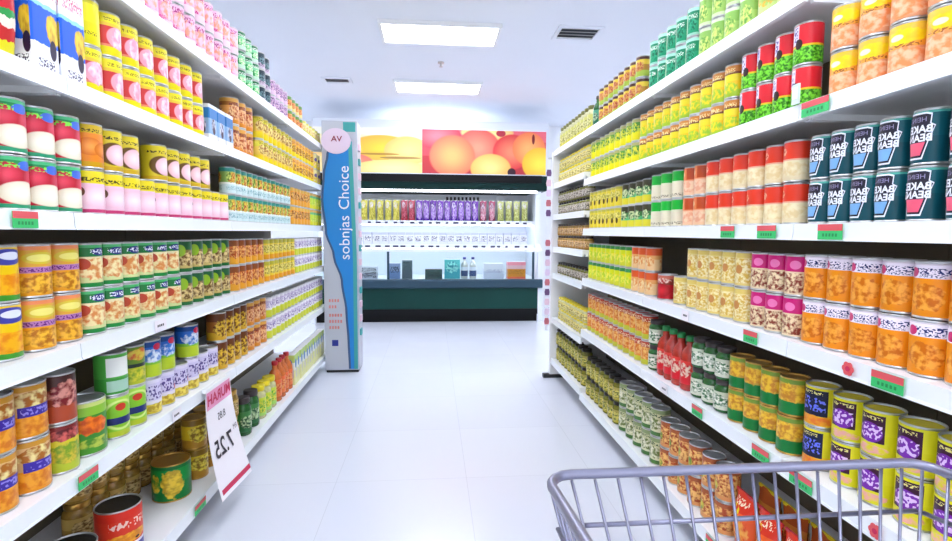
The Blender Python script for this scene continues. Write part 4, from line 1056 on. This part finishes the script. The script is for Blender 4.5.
# ------------------------------------------------------------------ shopping cart
def cart():
    t = empty('shopping_cart', (.46, .28, 0)); tag(t, 'chrome wire shopping cart at the near end of the aisle', 'shopping cart')
    wf, wb = .295, .31
    yf, yb = .425, -.36
    zf, zb = .800, .905
    def L(a, b, k): return a + (b - a) * k
    # rim
    rim = []
    c = .035
    def corner(cx, cy, a0, z, n=4):
        for i in range(n + 1):
            a = a0 + (PI / 2) * i / n
            rim.append((cx + c * math.cos(a), cy + c * math.sin(a), z))
    corner(wf - c, yf - c, 0, zf); corner(-wf + c, yf - c, PI / 2, zf); corner(-wb + c, yb + c, PI, zb); corner(wb - c, yb + c, 3 * PI / 2, zb)
    MB().tube(rim, .0072, 10, closed=True).obj('rim', M['chrome'], t)
    # basket levels: k=0 rim, k=1 floor
    def lev(k):
        return dict(wf=L(wf, .2, k), wb=L(wb, .25, k), yf=L(yf, yf - .1, k), yb=L(yb, yb + .06, k), zf=L(zf, .43, k), zb=L(zb, .47, k))
    fl, r = lev(1), .0023
    m = MB()
    n = 17
    for i in range(n + 1):
        k = i / n
        a = lev(.02)
        m.tube([(L(-a['wf'], a['wf'], k), a['yf'], a['zf']), (L(-fl['wf'], fl['wf'], k), fl['yf'], fl['zf'])], r, 6)
    for k in (.19, .42, .66, 1.):
        q = lev(k)
        m.tube([(-q['wf'], q['yf'] + .006, q['zf']), (q['wf'], q['yf'] + .006, q['zf'])], .0035, 6)
    m.obj('front_grid', M['chrome'], t)
    for sx in (-1, 1):
        m = MB()
        for i in range(1, 20):
            k = i / 20
            a = lev(.02)
            m.tube([(sx * L(a['wf'], a['wb'], k), L(a['yf'], a['yb'], k), L(a['zf'], a['zb'], k)), (sx * L(fl['wf'], fl['wb'], k), L(fl['yf'], fl['yb'], k), L(fl['zf'], fl['zb'], k))], r, 6)
        for k in (.19, .42, .66, 1.):
            q = lev(k)
            m.tube([(sx * (q['wf'] + .005), q['yf'], q['zf']), (sx * (q['wb'] + .005), q['yb'], q['zb'])], .0035, 6)
        m.obj('side_grid', M['chrome'], t)
    m = MB()
    for i in range(n + 1):
        k = i / n
        a = lev(.02)
        m.tube([(L(-a['wb'], a['wb'], k), a['yb'], a['zb']), (L(-fl['wb'], fl['wb'], k), fl['yb'], fl['zb'])], r, 6)
    m.obj('rear_flap', M['chrome'], t)
    m = MB()
    for i in range(13):
        k = i / 12
        m.tube([(L(-fl['wf'], fl['wf'], k), fl['yf'], fl['zf']), (L(-fl['wb'], fl['wb'], k), fl['yb'], fl['zb'])], r, 6)
    for i in range(9):
        k = i / 8; w = L(fl['wf'], fl['wb'], k)
        m.tube([(-w, L(fl['yf'], fl['yb'], k), L(fl['zf'], fl['zb'], k) - .004), (w, L(fl['yf'], fl['yb'], k), L(fl['zf'], fl['zb'], k) - .004)], r, 6)
    m.obj('basket_floor', M['chrome'], t)
    ch = MB()
    for sx in (-1, 1):
        ch.tube([(sx * .3, -.42, .98), (sx * .3, -.38, .9), (sx * .27, -.3, .46), (sx * .27, -.34, .2), (sx * .26, -.3, .14), (sx * .2, .36, .14)], .011, 8)
        ch.tube([(sx * .24, -.25, .455), (sx * .19, .3, .415)], .009, 8)
        ch.tube([(sx * .19, .3, .415), (sx * .2, .33, .14)], .009, 8)
    ch.tube([(-.2, .36, .14), (.2, .36, .14)], .009, 8)
    ch.tube([(-.26, -.3, .14), (.26, -.3, .14)], .009, 8)
    ch.obj('chassis', M['chrome'], t)
    MB().tube([(-.3, -.42, .985), (.3, -.42, .985)], .015, 10).obj('handle', M['handle'], t)
    for sx in (-.255, .255):
        wheel(t, sx, -.3)
    for sx in (-.195, .195):
        wheel(t, sx, .34)
def wheel(t, x, y):
    m = MB()
    m.box((x - .022, y - .015, .06), (x - .018, y + .015, .135)); m.box((x + .018, y - .015, .06), (x + .022, y + .015, .135)); m.box((x - .022, y - .015, .125), (x + .022, y + .015, .135))
    f = m.obj('caster_fork', M['chrome'], t)
    w = MB()
    for k in range(24):
        pass
    n = 20
    poly = [(y + .058 * math.cos(2 * PI * k / n), .0585 + .058 * math.sin(2 * PI * k / n)) for k in range(n)]
    w.prism(poly, x - .014, x + .014, 'x')
    w.obj('wheel', M['dark'], f)
M['handle'] = plain('cart_handle', '#b03040', .4)
cart()

# ------------------------------------------------------------------ world, camera, colour
w = bpy.data.worlds.new('World'); SC.world = w; w.use_nodes = True
w.node_tree.nodes['Background'].inputs[0].default_value = (.96, .98, 1, 1)
w.node_tree.nodes['Background'].inputs[1].default_value = 1.7  # daylight entering through the added shopfront opening
cd = bpy.data.cameras.new('camera'); cam = bpy.data.objects.new('camera', cd); COL.objects.link(cam)
yaw, pitch, roll = .08573, .07469, .006
f = Vector((math.sin(yaw) * math.cos(pitch), math.cos(yaw) * math.cos(pitch), -math.sin(pitch)))
r = Vector((math.cos(yaw), -math.sin(yaw), 0)); u = r.cross(f)
r2 = math.cos(roll) * r + math.sin(roll) * u; u2 = -math.sin(roll) * r + math.cos(roll) * u
cam.matrix_world = Matrix(((r2.x, u2.x, -f.x, 0), (r2.y, u2.y, -f.y, 0), (r2.z, u2.z, -f.z, 1.15), (0, 0, 0, 1)))
cd.sensor_width = 36; cd.lens = 512 / 952 * 36; cd.clip_start = .02; cd.clip_end = 60
SC.camera = cam
vs = SC.view_settings
SC.display_settings.display_device = 'sRGB'
vs.view_transform = 'Standard'; vs.look = 'None'; vs.gamma = 1; vs.use_curve_mapping = False
vs.exposure = 0.36
SC.cycles.use_denoising = True
SC.cycles.max_bounces = 8; SC.cycles.diffuse_bounces = 5; SC.cycles.glossy_bounces = 4
